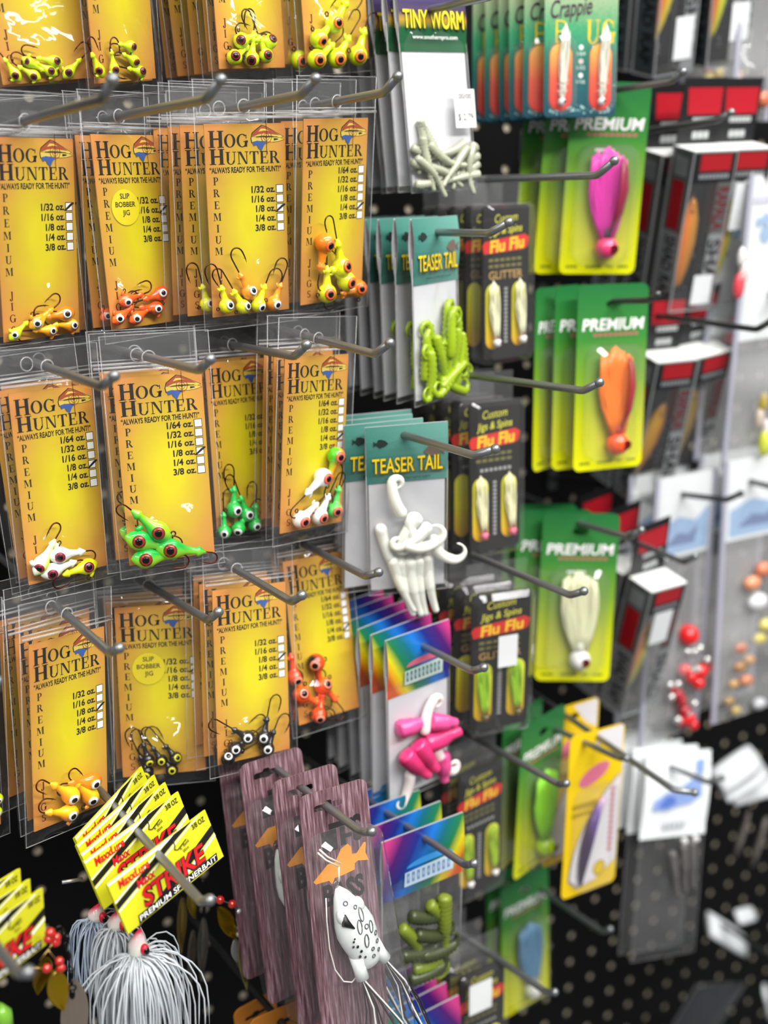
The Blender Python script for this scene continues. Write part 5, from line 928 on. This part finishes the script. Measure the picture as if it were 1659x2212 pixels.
# ------------------------------------------------------------ frog packs
WOODP = woody('purple_wood_print', '452b31', '74565c', 'a0858e'); CHAR = mat('241f1f', .5); ORG = mat('ee9a2c', .5)
def slot(cx, cz, w, h): return [(cx+w*a, cz+h*c) for a, c in [(-1, -.7), (-.85, -1), (-.3, -1), (-.22, -1.3), (.22, -1.3), (.3, -1), (.85, -1), (1, -.7), (1, .3), (.85, .6), (.3, .6), (.2, 1.2), (-.2, 1.2), (-.3, .6), (-.85, .6), (-1, .3)]]
Mf = PM('frog'); hf = hole('frog')
def frog_card():
    b = MB(); w, h = .052, .165; b.plate(rrect(w, 0, -h, .006), -.0005, .0005, slot(hf.x+.001, hf.z+.0005, .0105, .0026), 0, mat('a09098', .4) and 0); y = -.0006
    b.flat(rc(-.0125, -.0400, -.0010, -.0265), y, 1); b.flat(rc(-.0065, -.0262, .0120, -.0225), y, 1); b.flat(rc(.0015, -.0385, .0055, -.0265), y, 1); b.flat(rc(.0055, -.0345, .0105, -.0318), y, 1); b.text('S', .0150, -.0375, .0150, y, 1, 'c', wd=.0075, off=.045)
    fish = [(-.0215, -.0555), (-.010, -.0475), (-.004, -.0475), (.001, -.0405), (.0065, -.0385), (.009, -.0415), (.009, -.046), (.0125, -.0465), (.019, -.041), (.0205, -.0415), (.0195, -.048), (.0215, -.0535), (.013, -.0515), (.0105, -.0525), (.010, -.0565), (.0, -.0575), (-.0055, -.0575), (-.008, -.061), (-.010, -.058), (-.020, -.0575)]
    b.flat(fish, y-.0001, 2); b.text('BASS', .0005, -.0735, .0125, y, 1, 'c', wd=.031, off=.045, rot=0)
    return b.obj('printed_card', [WOODP, CHAR, ORG])
t = thing('frog_pack', 'purple wood-print card with a white frog lure, front of its row', 'lure pack', Mf, 'purple wood-print lure packs'); frog_card().parent = t
b = MB(); shell_box(b, .050, .185, -.020, -.0008, .010, -.026, .004); bx = [(x+.012*min(1, max(0, (-.05-z)/.04)), y, z) for x, y, z in b.v]; b.v = bx; b.obj('blister', CRISP, t)
WF = mat('dde3de', .35, coat=.3); BKI = mat('141212', .4); GRI = mat('55585a', .5)
def frog_lure(MC, label, full=True):
    """hollow-body frog: pointed nose up, two leg stubs with strand skirts below"""
    t = thing('frog_lure', label, 'fishing lure', MC, 'white frog lures'); L = .052
    b = MB(); b.lathe([(0, .0016), (.005, .0050), (.013, .0084), (.021, .0112), (.028, .0125), (.035, .0118), (.043, .0102), (.049, .0088), (.053, .0064), (.0545, .003)], 20, 0, Matrix.Rotation(R(90), 4, 'Y'), .72)
    for s in (-1, 1): b.ball((s*.0062, -.0035, -.0150), .0034, 8, 0, (1, .9, 1.5))
    for s in (-1, 1): b.tube([(s*.005, 0, -.044), (s*.0078, 0, -.052), (s*.0088, -.0005, -.0575)], [.006, .0040, .0040], 10, 0)
    b.obj('body', WF, t)
    def prof(z): return np.interp(-z, [0, .005, .013, .021, .028, .035, .043, .049, .053], [.0016, .0050, .0084, .0112, .0125, .0118, .0102, .0088, .0064])
    def surf(x, z): r = prof(z); x = max(-r*.97, min(r*.97, x)); q = max(0., 1-(x/r)**2); return -.72*r*math.sqrt(q)-.0003
    b = MB()
    def loop(pts, closed=True, r=.00032):
        p = [(x, surf(x, z), z) for x, z in pts]; b.tube(p+[p[0]] if closed else p, r, 5, 0)
    for x, z, a, l in ((.0035, -.019, 20, .006), (-.001, -.024, 20, .0065), (.0058, -.029, 20, .0055), (-.0005, -.034, 15, .0065)):
        c, s = math.cos(R(a)), math.sin(R(a)); loop([(x+u*c*1+v*s*1, z-u*s+v*c) for u, v in [(math.cos(R(k))*.0014, math.sin(R(k))*l*.62) for k in range(0, 360, 24)]])
    for x, z, r in ((.003, -.0265, .0013), (.0075, -.035, .0012), (.0065, -.040, .0011), (.0015, -.0415, .001), (.0055, -.0455, .001), (.0005, -.046, .001), (-.0015, -.0085, .0012), (.0025, -.0135, .001)): loop([(x+r*math.cos(R(k)), z+r*math.sin(R(k))) for k in range(0, 360, 30)])
    b.obj('ring_markings', GRI, t)
    b = MB()
    for x, z, r in ((-.0075, -.030, .0007), (-.0065, -.034, .0009), (-.0085, -.033, .0008), (-.0055, -.038, .0009), (-.007, -.041, .001), (-.0045, -.043, .0008), (-.0065, -.0285, .0006)): b.ball((x, surf(x, z), z), r, 6, 0, (1, .3, 1))
    ex = [(-.0052, -.012), (-.0068, -.018), (-.004, -.023)]; b.tube([(x, surf(x, z), z) for x, z in ex], [.0010, .0028, .0004], 8, 0); b.obj('eye_and_spots', BKI, t)
    rnd = random.Random(2); W_ = MB(); K_ = MB()
    for s in (-1, 1):
        for i in range(9):
            a = rnd.uniform(-.012, .012); p = [(s*.0088, 0, -.057), (s*.0095+a*.5, -.001-.002*rnd.random(), -.076), (s*.009+a*1.3-.004, rnd.uniform(-.004, .001), -.096), (s*.009+a*.9, rnd.uniform(-.004, .001), -.122)]
            q = []
            for j in range(3):
                for u in (0, .33, .66): q.append(Vector(p[j]).lerp(Vector(p[j+1]), u))
            (W_ if i % 3 == 0 else K_).tube(q+[Vector(p[3])], .0007, 6, 0, flat=.7)
    W_.obj('white_strands', mat('dcdad4', .4), t); K_.obj('dark_strands', mat('2a2422', .4), t)
    b = MB(); b.torus((0, 0, .0022), .0016, .0004, 12, 6); b.obj('line_eye', STEEL, t); return t
nose = onp(Mf, 729, 1917, -.012); tail = onp(Mf, 802, 2082, -.012); ang = math.degrees(math.atan2(tail.x-nose.x, -(tail.z-nose.z)))
MC = Mf @ Matrix.Translation(nose) @ Matrix.Rotation(R(-ang), 4, 'Y') @ Matrix.Scale((tail-nose).length/.054, 4); fr = frog_lure(MC, 'white frog lure with ring marks and strand legs, in the front purple pack')
p = [onp(Mf, x, y, -.008) for x, y in ((704, 1940), (706, 1990), (712, 2050), (724, 2095), (742, 2120), (760, 2122), (772, 2108))]
b = MB(); b.tube(p, .0005, 6); tag(b.obj('line_loop', mat('e4e0da', .4), None, Mf), 'thin white line looping left of the front frog lure', 'line')
p = [onp(Mf, x, y, -.013) for x, y in ((686, 1842), (704, 1858), (732, 1872))]; b = MB(); b.tube(p, .0006, 6); b.tube([q+Vector((.0015, 0, .0016)) for q in p], .0006, 6); b.tube([p[2], onp(Mf, 732, 1905, -.013)], .0006, 6); tag(b.obj('line_tie', mat('f2e8d8', .3), None, Mf), 'pale doubled line tying the frog lure across the orange fish', 'line')
for i, (d, yw, dx, rl) in enumerate(((.028, 3, -.004, 0), (.062, 6, -.010, 0), (.094, 4, -.010, 0))):
    Mb = back('frog', d, yw, rl, dx); copy_tree(t, Mb, f"purple wood-print lure pack, {ORD[i]} one behind the front frog pack"); copy_tree(fr, Mb @ (Mf.inverted() @ MC), f"white frog lure in the {ORD[i]} purple pack behind the front one")
# orange cards at the bottom edge
ORC = mat('c47a26', .5)
def orange_card(x0, y0, x1, y1, Y_, label):
    A = at(x0, y0, Y_); Bq = at(x1, y1, Y_); w = (Bq-A).length; M = Matrix.Translation((A+Bq)/2) @ Matrix.Rotation(math.atan2(A.z-Bq.z, Bq.x-A.x), 4, 'Y')
    t = thing('lure_card_pack', label, 'lure pack', M, 'orange lure cards at the bottom edge')
    b = MB(); b.plate(rrect(w, 0, -.12, .006), -.0005, .0005, slot(0, -.012, .009, .0024), 0); b.obj('printed_card', ORC, t)
    b = MB(); shell_box(b, w-.006, .11, -.012, -.0008, .008, -.02, .004); b.obj('blister', CRISP, t)
    P = M @ Vector((0, 0, -.012)); return P
orange_card(503, 2186, 592, 2138, .235, 'orange lure card at the bottom edge, leftmost and furthest back'); P = orange_card(538, 2206, 668, 2148, .275, 'orange lure card at the bottom edge, middle one'); orange_card(622, 2222, 712, 2180, .315, 'orange lure card at the bottom edge, nearest the frog pack')
hook(((P.x, 0, P.z), P, P+Vector((0, -.05, .001)), P+Vector((0, -.063, .009))), 'steel peg hook carrying the orange lure cards at the bottom edge', .0026, STEELD)
# ------------------------------------------------------------ spinnerbaits with yellow cards
YC = mat('cdca1e', .45); RD = mat('c8141c', .45); BK = mat('120e0c', .45); W3 = mat('f4f4ec', .45); RDD = mat('5a0a10', .5)
def strike_card(t, w=.075, h=.032):
    b = MB(); b.box(-w/2, w/2, -.0003, .0003, -h, 0, 0); b.box(-w/2, w/2, .0012, .0016, -h*.96, -.0004, 0); y = -.0004
    def stripe(x0, x1, mi, yy, z0=0, z1=-h, sl=.022): b.flat([(x0, z0), (x1, z0), (x1-sl, z1), (x0-sl, z1)], yy, mi)
    def clip(x): return min(max(x, -w/2), w/2)
    b.flat([(-w/2, -.0002), (w*.30, -.0002), (w*.26, -.0022), (-w/2, -.0016)], y, 3)
    for x0, wd, mi in ((.012, .014, 2), (.0065, .0035, 3), (.029, .0035, 3)):
        k_ = .0135/.0525; b.flat([(x0, -.0004), (x0+wd, -.0004), (-w/2, -.0004-(x0+wd+w/2)*k_), (-w/2, -.0004-(x0+w/2)*k_)], y-.0001, mi)
    for z0_, wd, mi in ((-.0105, .0046, 2), (-.0160, .0018, 3)):
        k_ = .0205/.0655; zb_ = -h*.99; b.flat([(w/2, z0_), (w/2, z0_-wd), (w/2+(zb_-z0_+wd)/k_, zb_), (w/2+(zb_-z0_)/k_, zb_)], y-.0001, mi)
    b.text('MaxxLure', -.0320, -.0072, .0046, y-.0002, 1, 'l', wd=.022, off=.035, shear=.15); b.text('Maxx', -.0215, -.0140, .0046, y-.0003, 4, 'l', wd=.0125, off=.03, shear=.15); b.text('Maxx', -.0217, -.0138, .0046, y-.0004, 1, 'l', wd=.0125, off=.02, shear=.15)
    b.text('STRIKE', -.0222, -.0258, .0098, y-.0004, 2, 'l', wd=.0475, off=.06, shear=.18); b.text('STRIKE', -.0224, -.0256, .0098, y-.0005, 1, 'l', wd=.0475, off=.025, shear=.18)
    b.flat([(-.029, -.0312), (-.028, -.0268), (.0335, -.0268), (.0325, -.0312)], y-.00035, 2); b.text('PREMIUM SPINNERBAIT', -.028, -.0305, .0030, y-.0006, 3, 'l', wd=.060, off=.012, shear=.15)
    b.text('3/8 OZ', .0245, -.0055, .0030, y-.0003, 2, 'l', wd=.010, off=.015)
    for q in ([(.010, -.0035), (.0095, -.007), (.0085, -.0085), (.0105, -.0098), (.018, -.0075)],): b.tube([(a, y-.0003, c) for a, c in q], .0003, 5, 2)
    b.text('"R" Bend', .0115, -.0115, .0020, y-.0003, 2, 'l', wd=.008, rot=12); b.text('Wire', .0135, -.0140, .0020, y-.0003, 2, 'l', wd=.0045, rot=12)
    o = b.obj('printed_card', [YC, RD, BK, W3, RDD], t)
    return o
GOLD = mat('c8a020', .2, .92); GOLDD = mat('a07c18', .26, .9); SILV = mat('b0aca0', .22, .95); REDB = mat('d8281c', .12, coat=.8, trans=.35); BKN = mat('2a2a2c', .2, .9); SKT = soft('d2d8de', .4, .2); SKB = soft('aebccf', .35, .1)
def willow(b, A, Bq, wd, M=None, mi=0, cup=.25, n=14):
    """dished willow-leaf blade from A to B"""
    A, Bq = Vector(A), Vector(Bq); ax = (Bq-A); L = ax.length; ax.normalize(); sx = ax.cross(Vector((.25, -1, 0))).normalized(); nn = sx.cross(ax)
    v = []; f = []
    for i in range(n+1):
        t = i/n; w_ = wd*math.sin(math.pi*min(.985, .06+.94*t)**.85)
        for j in range(9):
            u = -1+j/4; v.append(A+ax*L*t+sx*w_*u+nn*(cup*1.6*wd*(u*u-1)+.0006*(1 if j % 2 else -1)))
    for i in range(n):
        for j in range(8): a = i*9+j; f.append((a, a+1, a+10, a+9))
    b.add(v, f, mi, True); b.add([p+nn*.0004 for p in v], f, mi, True)
def skirt(c, rad, L, n, seed, m, parent, name='skirt', fan=(150, 390)):
    b = MB(); rnd = random.Random(seed)
    for i in range(n):
        a = R(rnd.uniform(*fan)); up_ = rnd.uniform(.15, 1.0); sp_ = rad*rnd.uniform(.25, 1.)*up_; dp = rnd.uniform(-.6, 1.)
        d = Vector((math.cos(a)*sp_, -dp*rad*.55, 0)); hgt = rnd.uniform(.004, .014)*up_; l = L*rnd.uniform(.7, 1.05)
        p0 = Vector(c)+Vector((rnd.uniform(-.002, .002), rnd.uniform(-.002, .002), 0)); p = [p0]
        for j in range(1, 9):
            s = j/8; p.append(p0+d*math.sin(min(1, s*1.25)*math.pi*.5)+Vector((0, 0, hgt*math.sin(min(1, s*2.2)*math.pi*.5)*(1-s)-l*s*s*(.75+.25*s)))+Vector((.0015*math.sin(5*s+i), 0, 0)))
        b.tube(p, [.00055]*8+[.0003], 5, 0)
    return b.obj(name, m, parent)
def bait(keyM, label, head_px, Y_, skirt_n, seed, skm=SKT, rad=.030, L=.062, full=True):
    t = thing('spinnerbait', label, 'fishing lure', keyM, 'spinnerbaits on yellow cards'); strike_card(t); I = keyM.inverted()
    if head_px:
        A = I @ at(head_px[0], head_px[1], Y_); C = I @ at(head_px[2], head_px[3], Y_)
        RI = I.to_3x3()
        g = MB(); ax = (C-A); Tm = Matrix.Translation(A) @ Vector((1, 0, 0)).rotation_difference(ax).to_matrix().to_4x4(); l = ax.length
        g.lathe([(0, .0005), (l*.25, .0032), (l*.55, .0056), (l*.8, .0052), (l, .0028), (l*1.15, .0022)], 16, 0, Tm); g.obj('bait_head', grad('white_pink_paint', 0, 1, 0, [(.45, 'f0eee0'), (.75, 'f0d8d8'), (.92, 'e8305a')], .25, 'Generated', .5), t)
        e = MB(); ec = A+ax*.62+RI @ Vector((.0022, -.0052, .0)); e.ball(ec, .0027, 10, 0, (1, 1, 1.3)); e.ball(ec+RI @ Vector((.0004, -.0014, -.0003)), .0020, 8, 1, (1, 1, 1.3)); e.obj('eye', [mat('d81838', .3), mat('080808', .2)], t)
        s = MB(); M3 = RI.to_4x4()
        so = skirt(at(head_px[2], head_px[3], Y_), rad, L, skirt_n, seed, skm, None); so.parent = t; so.matrix_parent_inverse = I; so['kind'] = 'stuff'
        wv = MB(); top = I @ at(head_px[0]+30, head_px[1]-60, Y_+.002); wv.tube([A+RI @ Vector((0, .001, 0)), top, I @ at(head_px[0]+75, head_px[1]-140, Y_+.002)], .0005, 6); wv.obj('wire_arm', STEEL, t)
    return t
Ms = PM('strike'); Ys = -.86+1.18
t = bait(Ms, 'spinnerbait with white skirt under the front yellow card, middle cluster', (302, 2006, 294, 2066), .318, 230, 5, SKT, .046, .070)
b = MB(); pts = [at(x, y, .325) for x, y in ((318, 2195), (340, 2185), (352, 2165), (352, 2130))]; b.tube(pts, [.0002, .0006, .0007, .0007], 6); o = b.obj('trailing_hook', STEEL, t); o.matrix_parent_inverse = Ms.inverted()
CK = [((.030, 2, 1, (256, 1966, 250, 2010), .300, 70), 'second'), ((.042, 8, 1, (214, 1952, 206, 1990), .280, 80), 'third'), ((.054, 12, 2, None, 0, 0), 'fourth'), ((.066, 18, 2, None, 0, 0), 'fifth')]
for (d, yw, rl, hp, Yh, n_), o_ in CK:
    bait(back('strike', d, yw, rl, -.003), f"spinnerbait on yellow card, {o_} counting back from the middle cluster's front card", hp, Yh, n_, int(d*1000), SKB if hp and hp[0] < 230 else SKT, .028 if hp and hp[0] > 230 else .026, .052)
def beads(pxs, Y_, r, m, t, name='bead'):
    for px, py in pxs: b = MB(); b.ball(at(px, py, Y_), r, 10, 0); b.obj(name, m, t)
# left cluster with blades, beads and swivels
Ml = PM('strikeL'); tL = bait(Ml, 'spinnerbait with gold blades and red beads under the front yellow card, left edge', None, 0, 0, 0)
def world_part(b, name, m, t, M): o = b.obj(name, m, t); o.matrix_parent_inverse = M.inverted(); return o
b = MB(); willow(b, at(116, 2100, .345), at(140, 2186, .345), .0062); world_part(b, 'front_blade', GOLD, tL, Ml)
b = MB(); willow(b, at(100, 2070, .335), at(82, 2150, .335), .006); world_part(b, 'rear_blade', GOLDD, tL, Ml)
b = MB(); willow(b, at(158, 2120, .33), at(168, 2300, .33), .0090, cup=.1); world_part(b, 'silver_blade', mat('a89888', .3, .8), tL, Ml)
for px, py, r in ((101, 2092, .0026), (131, 2091, .0026), (128, 2076, .0024), (108, 2015, .0028), (120, 2035, .0026), (104, 2028, .0025), (122, 2025, .0024)): b = MB(); b.ball(at(px, py, .345), r, 8, 0); world_part(b, 'red_bead', REDB, tL, Ml)
chain = [(127, 2008), (138, 2018), (145, 2028), (144, 2040), (145, 2052), (148, 2066), (150, 2080), (152, 2094), (154, 2106), (154, 2120), (156, 2134), (156, 2148)]
b = MB()
for i, (px, py) in enumerate(chain):
    p = at(px, py, .338)
    if i % 3 == 2: b.ball(p, .0021, 8, 0, (.8, .8, 1.5))
    else: b.torus(p, .0019, .0006, 12, 6, 0, Matrix.Translation(p) @ Matrix.Rotation(R(70*i), 4, 'Z') @ Matrix.Translation(-p))
world_part(b, 'swivel_chain', BKN, tL, Ml)
b = MB()
for a, c in (((72, 2090), (98, 2093)), ((86, 2075), (104, 2052)), ((104, 2052), (120, 2072)), ((104, 2052), (112, 2040)), ((112, 2112), (120, 2100))): b.tube([at(*a, .346), at(*c, .346)], .00035, 5)
world_part(b, 'wire', mat('c0a060', .3, .9), tL, Ml)
for i in range(2):
    bait(back('strikeL', .014+.014*i, -1, 0, -.002), f"spinnerbait card, {ORD[i]} behind the front yellow card at the left edge", None, 0, 0, 0)
b = MB(); b.tube([at(-6, 2175, .33), at(6, 2190, .33), at(10, 2225, .33)], [.003, .005, .005], 10); tag(b.obj('green_lure', soft('7ab838', .35), None), 'bit of a green lure at the bottom left corner', 'fishing lure')
# blades hanging behind the middle cluster
t = thing('spinner_blade_rig', 'small gold blade with red and clear beads, hanging right of the hook tip', 'fishing lure', Matrix.Translation(at(490, 1950, .25)), 'hanging blade rigs'); MI = t.matrix_world.copy()
def wp(b, name, m): world_part(b, name, m, t, MI)
b = MB(); willow(b, at(474, 1962, .25), at(512, 2032, .25), .0058); wp(b, 'gold_blade', GOLD)
for px, py in ((475, 1944), (501, 1953)): b = MB(); b.ball(at(px, py, .252), .0030, 10, 0); wp(b, 'red_bead', REDB)
for px, py in ((515, 1968), (516, 1986), (517, 2004), (516, 2018)): b = MB(); b.ball(at(px, py, .25), .0021, 8, 0); wp(b, 'clear_bead', mat('cfd0cc', .15, .5))
b = MB(); willow(b, at(520, 2030, .25), at(534, 2138, .25), .0042); wp(b, 'yellow_blade', mat('b8b060', .3, .5))
b = MB(); willow(b, at(508, 2030, .25), at(512, 2080, .25), .004); wp(b, 'pale_blade', mat('9a9a94', .3, .4))
b = MB(); b.tube([at(453, 1932, .25), at(475, 1944, .252), at(501, 1953, .252), at(515, 1968, .25), at(517, 2020, .25)], .0005, 5); wp(b, 'wire', STEEL)
back4, back5 = [o for o in COL.objects if o.name.startswith('spinnerbait') and ('fourth' in o['label'] or 'fifth' in o['label'])]
for i, (q, wd, m_) in enumerate((((395, 1940, 392, 2060), .0045, 'b8a058'), ((410, 1930, 422, 1985), .004, 'b89a30'), ((440, 1985, 436, 2120), .0052, 'a8a49a'), ((418, 2010, 412, 2125), .0038, 'a09a8a'))):
    b = MB(); willow(b, at(*q[:2], .19), at(*q[2:], .19), wd); T_ = (back4, back5)[i % 2]; world_part(b, 'blade', mat(m_, .25, .9), T_, T_.matrix_world)
b = MB(); b.tube([at(437, 1900, .19), at(446, 1915, .19), at(440, 1975, .19)], .0012, 6); world_part(b, 'swivel', BKN, back4, back4.matrix_world)
b = MB(); b.tube([at(134, 1906, .28), at(178, 1899, .28)], .0011, 6); world_part(b, 'wire_end', mat('b8b8b4', .35, .8), back5, back5.matrix_world)
